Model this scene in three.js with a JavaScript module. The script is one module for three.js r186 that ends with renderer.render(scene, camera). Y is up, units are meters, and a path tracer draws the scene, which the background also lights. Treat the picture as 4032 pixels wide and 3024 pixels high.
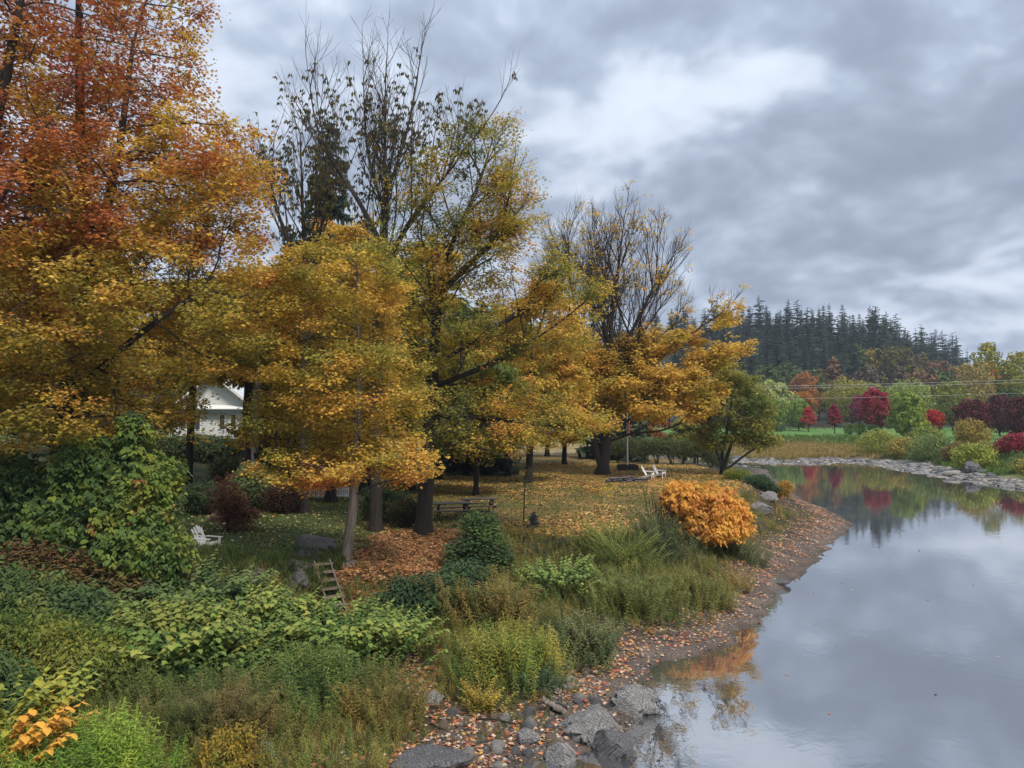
import * as THREE from 'three';
import { mergeGeometries, mergeVertices } from 'three/addons/utils/BufferGeometryUtils.js';
import { createNoise2D, createNoise3D } from 'simplex-noise';

// ---------------------------------------------------------------- camera, renderer
const scene = new THREE.Scene();
const camera = new THREE.PerspectiveCamera(53.0, 4 / 3, 0.5, 3000);
camera.position.set(0, 7.5, 0);
camera.rotation.set(THREE.MathUtils.degToRad(2.08), 0, 0);
const renderer = new THREE.WebGLRenderer({ antialias: true });
renderer.setSize(1024, 768);
renderer.toneMapping = THREE.LinearToneMapping;
renderer.toneMappingExposure = 2.45;
renderer.shadowMap.enabled = true;

// ---------------------------------------------------------------- the sun behind thin cloud
const sun = new THREE.DirectionalLight(0xfff1df, 1.5);
sun.position.set(50, 105, 5);
sun.target.position.set(0, 0, -60);
sun.castShadow = true;
sun.shadow.radius = 26;
sun.shadow.mapSize.set(2048, 2048);
Object.assign(sun.shadow.camera, { left: -160, right: 160, top: 160, bottom: -160, near: 1, far: 600 });
scene.add(sun, sun.target);

// ---------------------------------------------------------------- helpers
const rnd = (seed) => { let a = seed | 0; return () => { a = (a + 0x6d2b79f5) | 0; let t = Math.imul(a ^ (a >>> 15), 1 | a); t = (t + Math.imul(t ^ (t >>> 7), 61 | t)) ^ t; return ((t ^ (t >>> 14)) >>> 0) / 4294967296; }; };
const lerp = (a, b, t) => a + (b - a) * t, clamp = (x, a = 0, b = 1) => Math.min(b, Math.max(a, x));
const ss = (a, b, x) => { const t = clamp((x - a) / (b - a)); return t * t * (3 - 2 * t); };
const n2 = createNoise2D(rnd(11)), n3 = createNoise3D(rnd(12));
const fbm2 = (x, y, o = 4) => { let s = 0, a = 0.5; for (let i = 0; i < o; i++) { s += a * n2(x, y); x = x * 2.03 + 17.1; y = y * 2.03 - 9.3; a *= 0.5; } return s; };
const fbm3 = (x, y, z, o = 4) => { let s = 0, a = 0.5; for (let i = 0; i < o; i++) { s += a * n3(x, y, z); x = x * 2.03 + 7.1; y = y * 2.03 - 3.3; z = z * 2.03 + 1.7; a *= 0.5; } return s; };

// ---------------------------------------------------------------- lie of the land (metres; the river's surface is y = 0)
const nearShore = [[-4, 40], [-3, 8], [-2, -5], [-1, -12], [0.2, -16.6], [1.2, -17.0], [2.3, -17.6], [3.0, -19.4], [3.2, -21.1], [4.0, -23.0], [5.1, -23.9], [7.3, -25.2], [7.8, -26.6], [9.2, -28.7], [12, -34], [16.1, -40.6], [22.4, -51.3], [23.9, -58.4], [24.4, -64.4], [26.2, -73.8], [28.7, -83.6], [33, -100], [31, -108], [22, -113], [0, -117], [-40, -122], [-400, -140]];
const nearLand = [...nearShore, [-400, 40]];
const lawnEdge = [[-60, -27], [-20, -28.5], [-11.4, -28.4], [-6.8, -27.8], [-5.7, -28.2], [-6.0, -33.6], [-2.9, -35.2], [0.3, -34.2], [3.5, -32.6], [6, -34], [8, -35.2], [10.5, -39], [13.1, -44.8], [16, -52.1], [18, -62], [18.5, -72], [18, -88], [10, -98], [-40, -106], [-400, -120]];
const lawnLand = [...lawnEdge, [-400, -27]];
const farShore = [[56, 60], [52, 0], [50, -40], [49.4, -74.7], [49.7, -83.6], [50.6, -89.5], [53.4, -104.4], [54, -112], [50, -117], [46, -116], [42, -112], [38, -115], [33, -125], [20, -132], [-40, -142], [-400, -165]];
const farLand = [...farShore, [-400, -2000], [2000, -2000], [2000, 60]];
const farLawnEdge = [[70, 60], [63, 0], [60, -75], [60, -92], [64, -118], [70, -146], [64, -158], [50, -161], [20, -164], [-40, -180], [-400, -200]];
const farLawn = [...farLawnEdge, [-400, -2000], [2000, -2000], [2000, 60]];
const inside = (p, x, z) => { let c = false; for (let i = 0, j = p.length - 1; i < p.length; j = i++) { const [xi, zi] = p[i], [xj, zj] = p[j]; if ((zi > z) !== (zj > z) && x < ((xj - xi) * (z - zi)) / (zj - zi) + xi) c = !c; } return c; };
const away = (l, x, z) => { let m = 1e9; for (let i = 1; i < l.length; i++) { const [ax, az] = l[i - 1], [bx, bz] = l[i], dx = bx - ax, dz = bz - az, t = clamp(((x - ax) * dx + (z - az) * dz) / (dx * dx + dz * dz)), ex = x - ax - t * dx, ez = z - az - t * dz, d = ex * ex + ez * ez; if (d < m) m = d; } return Math.sqrt(m); };
function hillAt(x, z) {
  const d = -z; if (d < 235) return 0;
  const a = x / d, top = lerp(lerp(44, 49, ss(-0.3, 0.36, a)), 14, ss(0.42, 0.68, a));
  return top * ss(235, 500, d) + 5 * fbm2(x / 120, z / 120, 3) * ss(250, 330, d);
}
// zone: 0 bed, 1 near bank, 2 near lawn, 3 far flat, 4 far lawn and hill
function land(x0, z0) {
  const x = x0 + 0.35 * n2(x0 * 0.45, z0 * 0.45) + 0.16 * n2(x0 * 1.3 + 5, z0 * 1.3), z = z0 + 0.35 * n2(x0 * 0.45 + 40, z0 * 0.45) + 0.16 * n2(x0 * 1.3, z0 * 1.3 + 20);
  if (inside(nearLand, x, z)) {
    const s = away(nearShore, x, z), l = away(lawnEdge, x, z), n = fbm2(x * 0.35, z * 0.35, 3);
    if (inside(lawnLand, x, z)) return { zone: 2, s, l, y: 2.2 + 0.25 * ss(0, 12, l) + 0.07 * n + 3.1 * ss(40, 80, -z) * ss(-7, -30, x) };
    const t = s / (s + l + 1e-6);
    return { zone: 1, s, l, y: (t < 0.6 ? 1.0 * Math.pow(t / 0.6, 0.85) : lerp(1.0, 2.2, ss(0.6, 1.0, t))) * 0.995 + 0.16 * n * ss(0, 2.5, s) + 0.02 - 0.6 * Math.exp(-((x + 5.9) ** 2 + (z + 25.3) ** 2) / 2.2) };
  }
  if (inside(farLand, x, z)) {
    const s = away(farShore, x, z), l = away(farLawnEdge, x, z), n = fbm2(x * 0.12, z * 0.12, 3);
    if (inside(farLawn, x, z)) return { zone: 4, s, l, y: 2.5 + 0.2 * ss(0, 10, l) + 0.15 * n + hillAt(x, z) };
    const t = s / (s + l + 1e-6);
    return { zone: 3, s, l, y: (t < 0.8 ? 1.0 * Math.pow(t / 0.8, 0.8) : lerp(1.0, 2.5, ss(0.8, 1.0, t))) + 0.14 * n * ss(0, 3, s) + 0.02 };
  }
  const s = Math.min(away(nearShore, x, z), away(farShore, x, z));
  return { zone: 0, s, l: 99, y: -0.03 - Math.min(1.1, s * 0.16) + 0.05 * n2(x * 0.6, z * 0.6) * ss(0, 1, s) };
}
// the water's edge wanders a little
const H = (x, z) => land(x, z).y;

// ---------------------------------------------------------------- broken grey cloud, computed
{
  const W = 2048, Hh = 1024, data = new Float32Array(W * Hh * 4);
  const dim = [0.146, 0.175, 0.231], mid = [0.228, 0.268, 0.340], lit = [0.385, 0.425, 0.492];
  // big cloud banks that lie where the photograph has them: azimuth and elevation in degrees, reach, strength
  const banks = [[16, 14.5, 17, 4.6, -0.85], [33, 17, 12, 5, -0.55], [5, 17.5, 6.5, 3.6, 0.6], [10, 21, 8, 3.6, 0.62], [19, 22.5, 5, 2.4, 0.75], [-2, 12, 6, 5, 0.35], [24, 24.5, 5, 2.2, -0.95], [14, 27, 7, 2.2, -0.7], [33, 8.5, 4.5, 1.3, 0.85], [-22, 20, 16, 10, 0.15], [-16, 28, 9, 5, -0.1], [36, 27, 6, 3, -0.3], [2, 26, 7, 2.5, -0.15]];
  for (let j = 0; j < Hh; j++) {
    const el = ((j + 0.5) / Hh - 0.5) * Math.PI, y = Math.sin(el), c = Math.cos(el), deg = (el * 180) / Math.PI;
    for (let i = 0; i < W; i++) {
      const az = ((i + 0.5) / W - 0.5) * 2 * Math.PI, x = Math.cos(az) * c, z = Math.sin(az) * c;
      const k = 1.25 / (Math.max(y, -0.02) + 0.3), px = x * k, pz = z * k;
      const wx = 0.3 * fbm3(px * 0.9, pz * 0.9, 3.3, 3), wz = 0.3 * fbm3(px * 0.9, pz * 0.9, 9.1, 3);
      let v = 0.62 * fbm3(px * 0.9 + wx, pz * 0.9 + wz, 1.2, 5) + 0.6 * fbm3(px * 3.1 + wx * 1.4, pz * 3.1 + wz * 1.4, 5.2, 6) + 0.34 * fbm3(px * 7.5 + wx * 2, pz * 7.5 + wz * 2, 8.2, 5) + 0.12;
      const right = (Math.atan2(x, -z) * 180) / Math.PI;
      for (const [a, e, ra, re, s] of banks) {
        const da = (right + 7 * wx - a) / ra, de = (deg + 4.5 * wz - e) / re, q = da * da + de * de;
        if (q < 6) v += 0.8 * s * Math.exp(-q);
      }
      const h = 0.5 + 0.5 * Math.tanh(v * 1.85 - 0.05), up = 0.84 + 1.0 * ss(12, 80, deg), at = (j * W + i) * 4;
      for (let n = 0; n < 3; n++) data[at + n] = (deg < -1 ? 0.08 : (h < 0.5 ? lerp(dim[n], mid[n], h * 2) : lerp(mid[n], lit[n], h * 2 - 1)) * up);
      data[at + 3] = 1;
    }
  }
  const sky = new THREE.DataTexture(data, W, Hh, THREE.RGBAFormat, THREE.FloatType);
  sky.mapping = THREE.EquirectangularReflectionMapping;
  sky.magFilter = sky.minFilter = THREE.LinearFilter;
  sky.needsUpdate = true;
  scene.background = sky;
  scene.environment = sky;
}

// ---------------------------------------------------------------- colours, textures, materials
const hex = (h) => { const c = new THREE.Color(h); return [c.r, c.g, c.b]; };
const mixc = (a, b, t) => [lerp(a[0], b[0], t), lerp(a[1], b[1], t), lerp(a[2], b[2], t)];
const pal = (...hs) => hs.map(hex);
const pick = (p, r) => p[Math.min(p.length - 1, Math.floor(r() * p.length))];
const vary = (c, r, a = 0.25) => { const k = 1 + (r() - 0.5) * 2 * a; return [c[0] * k * (1 + (r() - 0.5) * 0.12), c[1] * k, c[2] * k]; };
const ramp = (p, t) => { t = clamp(t) * (p.length - 1); const i = Math.min(p.length - 2, Math.floor(t)); return mixc(p[i], p[i + 1], t - i); };
function noiseTexture(size, fn, srgb = false) {
  const d = new Uint8Array(size * size * 4);
  for (let y = 0; y < size; y++) for (let x = 0; x < size; x++) {
    const u = (x / size) * 2 * Math.PI, w = (y / size) * 2 * Math.PI, c = fn(u, w, x / size, y / size), o = (y * size + x) * 4;
    for (let k = 0; k < 3; k++) d[o + k] = clamp(Array.isArray(c) ? c[k] : c) * 255;
    d[o + 3] = 255;
  }
  const t = new THREE.DataTexture(d, size, size);
  t.wrapS = t.wrapT = THREE.RepeatWrapping; t.magFilter = t.minFilter = THREE.LinearFilter;
  if (srgb) t.colorSpace = THREE.SRGBColorSpace;
  t.needsUpdate = true;
  return t;
}
// tileable noise: a torus in three noise axes plus an offset
const tor = (u, w, k, o) => fbm3(Math.cos(u) * k + Math.cos(w) * k * 0.5 + o, Math.sin(u) * k + o * 0.7, Math.sin(w) * k - Math.cos(w) * k * 0.6 + o * 1.3, Math.max(1, Math.min(5, Math.floor(Math.log2(56 / k)))));
const grainMap = noiseTexture(512, (u, w) => 0.72 + 0.5 * tor(u, w, 5, 1) + 0.35 * tor(u, w, 17, 4), false);
const soilBump = noiseTexture(512, (u, w) => 0.5 + 0.5 * tor(u, w, 9, 2) + 0.4 * tor(u, w, 26, 8));
const barkMap = noiseTexture(256, (u, w) => { const g = 0.55 + 0.55 * fbm3(Math.cos(u) * 4, Math.sin(u) * 4, Math.sin(w) * 0.5 + 3, 4) + 0.25 * tor(u, w, 8, 3); return [g, g * 0.97, g * 0.93]; });
const barkBump = noiseTexture(256, (u, w) => 0.5 + 0.8 * fbm3(Math.cos(u) * 4.5, Math.sin(u) * 4.5, Math.sin(w) * 0.6 + 3, 4));
const birchMap = noiseTexture(256, (u, w) => { const g = fbm3(Math.cos(w) * 9, Math.sin(w) * 9, Math.cos(u) * 1.1, 3) > 0.26 ? 0.16 : 0.86 + 0.2 * tor(u, w, 4, 2); return [g, g * 0.985, g * 0.95]; });
const rockMap = noiseTexture(512, (u, w) => { const g = 0.58 + 0.8 * tor(u, w, 3, 6) + 0.6 * tor(u, w, 13, 9), l = clamp(tor(u, w, 5, 14) * 3.5 - 0.2), d = clamp(tor(u, w, 8, 22) * 4 - 0.6); return mixc(mixc([g, g, g * 1.0], [g * 1.4, g * 1.36, g * 1.22], l), [g * 0.6, g * 0.56, g * 0.48], d); });
const rockBump = noiseTexture(512, (u, w) => 0.5 + 0.6 * tor(u, w, 6, 3) + 0.5 * tor(u, w, 20, 5));
const woodMap = noiseTexture(256, (u, w) => { const g = 0.72 + 0.4 * fbm3(Math.cos(w) * 6, Math.sin(w) * 6, Math.cos(u) * 0.7, 4); return [g, g * 0.97, g * 0.93]; });
const std = (color, o = {}) => new THREE.MeshStandardMaterial({ color: new THREE.Color(...color), roughness: 0.85, ...o });
const leafMat = (o = {}) => new THREE.MeshPhysicalMaterial({ color: 0xffffff, roughness: 1, specularIntensity: 0.35, transmission: 0.44, thickness: 0, side: THREE.DoubleSide, ...o });
const M = {
  leaf: leafMat(), herb: leafMat({ transmission: 0.3 }), litter: leafMat({ transmission: 0.12, roughness: 0.9 }), needle: leafMat({ transmission: 0.1 }),
  bark: std([0.042, 0.036, 0.031], { map: barkMap, bumpMap: barkBump, bumpScale: 0.03, roughness: 0.95 }),
  barkPale: std([0.30, 0.26, 0.225], { map: barkMap, bumpMap: barkBump, bumpScale: 0.012, roughness: 0.95 }),
  barkGrey: std([0.10, 0.088, 0.08], { map: barkMap, bumpMap: barkBump, bumpScale: 0.03, roughness: 0.95 }),
  twig: std([0.042, 0.036, 0.032], { roughness: 0.95 }),
  birch: std([0.72, 0.70, 0.66], { map: birchMap, roughness: 0.8 }),
  rock: std([0.29, 0.285, 0.285], { map: rockMap, bumpMap: rockBump, bumpScale: 0.012, roughness: 0.85 }),
  rockDark: std([0.14, 0.14, 0.148], { map: rockMap, bumpMap: rockBump, bumpScale: 0.012, roughness: 0.7 }),
  rockTan: std([0.38, 0.29, 0.20], { map: rockMap, bumpMap: rockBump, bumpScale: 0.03, roughness: 0.85 }),
  rockPale: std([0.46, 0.44, 0.41], { map: rockMap, bumpMap: rockBump, bumpScale: 0.02, roughness: 0.85 }),
  white: std([0.78, 0.79, 0.78], { roughness: 0.55 }),
  weathered: std([0.15, 0.14, 0.115], { map: woodMap, roughness: 0.9 }),
  darkWood: std([0.055, 0.05, 0.045], { map: woodMap, roughness: 0.9 }),
  stairWood: std([0.20, 0.165, 0.13], { map: woodMap, roughness: 0.9 }),
};

// ---------------------------------------------------------------- naming
const taken = {};
const numbered = (n) => { const k = (taken[n] = (taken[n] ?? -1) + 1); return k ? n + '_' + String(k).padStart(3, '0') : n; };
const tag = (o, label, category, group, kind) => { if (label) o.userData.label = label; if (category) o.userData.category = category; if (group) o.userData.group = group; if (kind) o.userData.kind = kind; return o; };
function thing(name, label, category, [x, y, z] = [0, 0, 0], turn = 0, group) {
  const o = new THREE.Group(); o.name = numbered(name); o.position.set(x, y, z); o.rotation.y = turn; scene.add(o);
  return tag(o, label, category, group);
}
function part(name, geo, mat, parent) { const m = new THREE.Mesh(geo, mat); m.name = name; parent.add(m); return m; }
function copyOf(o, [x, y, z], turn = 0, label, group) { const c = o.clone(); c.name = numbered(o.name.replace(/_\d{3}$/, '')); c.userData = { ...o.userData }; if (label) c.userData.label = label; if (group) c.userData.group = group; c.position.set(x, y, z); c.rotation.y = turn; scene.add(c); return c; }

// ---------------------------------------------------------------- leaf shapes: flat in x-z, stalk at the origin, tip along +x
function fan(pts, fold = 0.06) {
  const g = new THREE.BufferGeometry(), p = [], ix = [];
  for (const [x, z] of pts) p.push(x, -fold * Math.abs(z) * 2 - fold * x * x, z);
  for (let i = 1; i < pts.length - 1; i++) ix.push(0, i + 1, i);
  g.setAttribute('position', new THREE.Float32BufferAttribute(p, 3)); g.setIndex(ix); g.computeVertexNormals();
  return g;
}
const mapleLeaf = (() => { const pts = [[0.42, 0]], T = [-180, -130, -100, -68, -34, 0, 34, 68, 100, 130, 180], R = [0.2, 0.46, 0.27, 0.58, 0.3, 0.62, 0.3, 0.58, 0.27, 0.46, 0.2]; T.forEach((a, i) => { const t = (a * Math.PI) / 180; pts.push([0.42 + R[i] * Math.cos(t), R[i] * Math.sin(t)]); }); return fan(pts, 0.12); })();
const heartLeaf = fan([[0.25, 0], [0.02, 0], [-0.06, 0.22], [0.08, 0.4], [0.34, 0.4], [0.7, 0.2], [1, 0], [0.7, -0.2], [0.34, -0.4], [0.08, -0.4], [-0.06, -0.22], [0.02, 0]], 0.16);
const ovalLeaf = fan([[0.3, 0], [0, 0], [0.25, 0.2], [0.55, 0.21], [1, 0], [0.55, -0.21], [0.25, -0.2], [0, 0]], 0.14);
const narrowLeaf = fan([[0, 0], [0.35, 0.085], [1, 0], [0.35, -0.085]], 0.2);
const _m = new THREE.Matrix4(), _q = new THREE.Quaternion(), _q2 = new THREE.Quaternion(), _v = new THREE.Vector3(), _s = new THREE.Vector3(), _e = new THREE.Euler();
const put = (g, x, y, z, yaw, pitch, roll, s) => g.clone().applyMatrix4(_m.compose(_v.set(x, y, z), _q.setFromEuler(_e.set(roll, yaw, pitch, 'YZX')), _s.setScalar(s)));
// a spray of leaves: a flattened tuft round the origin
function spray(leaf, n, spread, thick, size, seed, { pitch = -0.25, wob = 0.5, out = 0.7 } = {}) {
  const r = rnd(seed), gs = [];
  for (let i = 0; i < n; i++) {
    const a = r() * 6.283, d = spread * Math.sqrt(r()), x = Math.cos(a) * d, z = Math.sin(a) * d, yaw = -a + (r() - 0.5) * (1 - out) * 6.283;
    gs.push(put(leaf, x, (r() - 0.5) * 2 * thick - (d / spread) * thick * 0.5, z, yaw, pitch + (r() - 0.5) * wob * 2, (r() - 0.5) * wob * 2, size * (0.7 + 0.6 * r())));
  }
  return mergeGeometries(gs);
}
const mapleSpray = spray(mapleLeaf, 7, 0.33, 0.13, 0.128, 21), mapleLoose = spray(mapleLeaf, 6, 0.24, 0.12, 0.13, 22), ashSpray = spray(ovalLeaf, 6, 0.09, 0.05, 0.15, 23, { pitch: -1.1, wob: 0.3 });
const heartSpray = spray(heartLeaf, 7, 0.24, 0.12, 0.145, 24, { pitch: -0.7, wob: 0.35 }), ovalSpray = spray(ovalLeaf, 9, 0.2, 0.09, 0.14, 25, { pitch: -0.4 });
const coarseSpray = spray(ovalLeaf, 7, 0.42, 0.22, 0.36, 26, { wob: 0.8 }), willowSpray = spray(narrowLeaf, 12, 0.35, 0.4, 0.7, 27, { pitch: -1.2, wob: 0.3 }), smallSpray = spray(ovalLeaf, 12, 0.16, 0.1, 0.075, 28, { wob: 0.8 });
const bigSpray = spray(heartLeaf, 5, 0.22, 0.08, 0.19, 29, { pitch: -0.55, wob: 0.3, out: 0.85 });
function scatter(name, geo, mat, places, parent) {   // places: [x, y, z, yaw, pitch, roll, scale, colour]
  const im = new THREE.InstancedMesh(geo, mat, places.length), c = new THREE.Color();
  places.forEach((p, i) => {
    const s = p[6];
    im.setMatrixAt(i, _m.compose(_v.set(p[0], p[1], p[2]), _q.setFromEuler(_e.set(p[5], p[3], p[4], 'YZX')), Array.isArray(s) ? _s.set(...s) : _s.setScalar(s)));
    im.setColorAt(i, c.setRGB(p[7][0], p[7][1], p[7][2]));
  });
  im.name = parent ? name : numbered(name); im.userData.kind = 'stuff'; (parent ?? scene).add(im);
  return im;
}

// ---------------------------------------------------------------- trees: limbs grow towards points spread through the crown
function grow({ stems, env, step = 0.45, kill = 0.7, reach = 6, up = 0.12, wig = 0.25, seed, hollow = 0.4, limit = 5200, fan }) {
  const r = rnd(seed), N = [], add = (x, y, z, p) => { N.push({ x, y, z, p, k: [] }); if (p >= 0) N[p].k.push(N.length - 1); return N.length - 1; };
  stems.forEach((pts, si) => {
    let cur;
    if (si === 0) cur = add(...pts[0], -1);
    else { let b = 1e9; N.forEach((n, i) => { const d = (n.x - pts[0][0]) ** 2 + (n.y - pts[0][1]) ** 2 + (n.z - pts[0][2]) ** 2; if (d < b) { b = d; cur = i; } }); }
    const curve = new THREE.CatmullRomCurve3(pts.map((p) => new THREE.Vector3(...p))), n = Math.max(2, Math.round(curve.getLength() / step));
    for (let i = 1; i <= n; i++) { const p = curve.getPoint(i / n); cur = add(p.x + (r() - 0.5) * 0.06 * step, p.y, p.z + (r() - 0.5) * 0.06 * step, cur); }
  });
  if (fan) {   // straight ascending boughs that fork again and again
    const shoot = (i, d, len, lv) => {
      const seg = Math.max(0.22, fan.seg * (1 - 0.2 * lv)); let cur = i, gone = 0, side = r() * 6.283;
      while (gone < len) {
        d = [d[0] + (r() - 0.5) * 0.1, d[1] + fan.rise * (0.4 + 0.25 * lv), d[2] + (r() - 0.5) * 0.1]; const m = Math.hypot(...d); d = d.map((v) => v / m);
        const n = N[cur]; cur = add(n.x + d[0] * seg, n.y + d[1] * seg, n.z + d[2] * seg, cur); gone += seg; N[cur].bough = lv;
        const left = len - gone;
        if (lv < fan.levels && gone > len * 0.12 && left > 0.3 && r() < fan.chance) { side += 2.1 + r() * 1.4; const t = fan.angle * (0.6 + 0.7 * r()), k = new THREE.Vector3(...d), e = new THREE.Vector3(Math.cos(side), 0.15, Math.sin(side)); e.addScaledVector(k, -e.dot(k)).normalize(); shoot(cur, [k.x * Math.cos(t) + e.x * Math.sin(t), k.y * Math.cos(t) + e.y * Math.sin(t), k.z * Math.cos(t) + e.z * Math.sin(t)], left * (0.5 + 0.4 * r()), lv + 1); }
      }
    };
    const base = N.length;
    for (let i = 1; i < base && N.length < fan.limit; i++) { const n = N[i]; if (n.y < fan.from || (fan.only && !fan.only(n)) || r() > fan.every) continue; const a = r() * 6.283, q = N[n.p], l = Math.hypot(n.x - q.x, n.y - q.y, n.z - q.z) || 1, t = fan.open * (0.6 + 0.6 * r()), len = Math.max(0.8, (fan.len ? fan.len(n) : (fan.top - n.y) * fan.reach) * (0.7 + 0.5 * r())); shoot(i, [(n.x - q.x) / l * 0.5 + Math.cos(a) * t, (n.y - q.y) / l, (n.z - q.z) / l * 0.5 + Math.sin(a) * t], len, 1); }
  }
  const A = [];
  for (const [cx, cy, cz, rx, ry, rz, n] of env) for (let i = 0; i < n; i++) {
    const u = r() * 2 - 1, a = r() * 6.283, d = Math.pow(r(), hollow), q = Math.sqrt(1 - u * u);
    A.push({ x: cx + rx * d * q * Math.cos(a), y: cy + ry * d * u, z: cz + rz * d * q * Math.sin(a), b: -1, d: 1e9 });
  }
  let from = 0, live = A;
  for (let it = 0; it < 160 && live.length && N.length < limit; it++) {
    for (const a of live) for (let i = from; i < N.length; i++) { const n = N[i], d = (n.x - a.x) ** 2 + (n.y - a.y) ** 2 + (n.z - a.z) ** 2; if (d < a.d) { a.d = d; a.b = i; } }
    live = live.filter((a) => a.d > kill * kill);
    from = N.length;
    const pull = new Map();
    for (const a of live) { const n = N[a.b], d = Math.sqrt(a.d); if (d > reach * (it < 14 ? 3 : 1)) continue; const v = pull.get(a.b) ?? [0, 0, 0, 0, 0]; v[3] += d; v[4]++; v[0] += (a.x - n.x) / d; v[1] += (a.y - n.y) / d; v[2] += (a.z - n.z) / d; pull.set(a.b, v); }
    let grown = 0;
    for (const [i, v] of pull) {
      const n = N[i]; if (n.k.length > 3) continue;
      let l = Math.hypot(v[0], v[1], v[2]) || 1; const b = clamp(v[3] / v[4] / (4 * step) - 0.2); let dx = v[0] / l, dy = v[1] / l, dz = v[2] / l;
      if (n.p >= 0) { const q = N[n.p], m = Math.hypot(n.x - q.x, n.y - q.y, n.z - q.z) || 1; dx += b * 0.6 * (n.x - q.x) / m; dy += b * 0.6 * (n.y - q.y) / m; dz += b * 0.6 * (n.z - q.z) / m; }
      dx += (r() - 0.5) * wig; dy += up * b + (r() - 0.5) * wig; dz += (r() - 0.5) * wig; l = Math.hypot(dx, dy, dz);
      const x = n.x + (dx / l) * step, y = n.y + (dy / l) * step, z = n.z + (dz / l) * step;
      if (n.k.some((k) => (N[k].x - x) ** 2 + (N[k].y - y) ** 2 + (N[k].z - z) ** 2 < (0.35 * step) ** 2)) continue;
      add(x, y, z, i); grown++;
    }
    if (!grown) break;
  }
  return N;
}
function addTwigs(N, { from = 0, per = 2, len = 0.5, rise = 0.35, spread = 0.8, seed, only, max = 1e9 }) {
  const r = rnd(seed), n0 = N.length; let made = 0;
  for (let i = 0; i < n0 && made < max; i++) {
    const n = N[i]; if (n.p < 0 || n.far > from || (only && !only(n))) continue;
    const q = N[n.p], l = Math.hypot(n.x - q.x, n.y - q.y, n.z - q.z) || 1, d = [(n.x - q.x) / l, (n.y - q.y) / l, (n.z - q.z) / l];
    for (let k = 0; k < per; k++) {
      let v = [d[0] + (r() - 0.5) * 2 * spread, d[1] + (r() - 0.5) * spread + rise, d[2] + (r() - 0.5) * 2 * spread], m = Math.hypot(...v), L = len * (0.5 + r()), p = i, x = n.x, y = n.y, z = n.z;
      for (let s = 0; s < 2; s++) { x += (v[0] / m) * L * 0.5; y += (v[1] / m) * L * 0.5; z += (v[2] / m) * L * 0.5; N.push({ x, y, z, p, k: [], twig: 1 }); N[p].k.push(N.length - 1); p = N.length - 1; v[1] += rise * 0.7; m = Math.hypot(...v); }
      made++;
    }
  }
}
function thicken(N, R, tip, e = 1.7) {
  for (let i = N.length - 1; i >= 0; i--) N[i].w = 0;
  const order = N.map((_, i) => i).sort((a, b) => depth(N, b) - depth(N, a));
  for (const i of order) { const n = N[i]; n.w = n.k.length ? Math.pow(n.k.reduce((s, k) => s + Math.pow(N[k].w, e), 0) + 0.02, 1 / e) : 1; }
  const g = Math.log(R / tip) / Math.log(Math.max(1.01, N[0].w));
  for (const n of N) n.r = tip * Math.pow(n.w, g);
}
function depth(N, i) { let n = N[i]; if (n.d !== undefined) return n.d; const path = []; while (n.d === undefined && n.p >= 0) { path.push(n); n = N[n.p]; } if (n.d === undefined) n.d = 0; let d = n.d; while (path.length) { path.pop().d = ++d; } return N[i].d; }
function farthest(N) { const order = N.map((_, i) => i).sort((a, b) => depth(N, b) - depth(N, a)); for (const n of N) n.far = 0; for (const i of order) { const n = N[i]; if (n.p >= 0) N[n.p].far = Math.max(N[n.p].far, n.far + 1); } }
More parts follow.
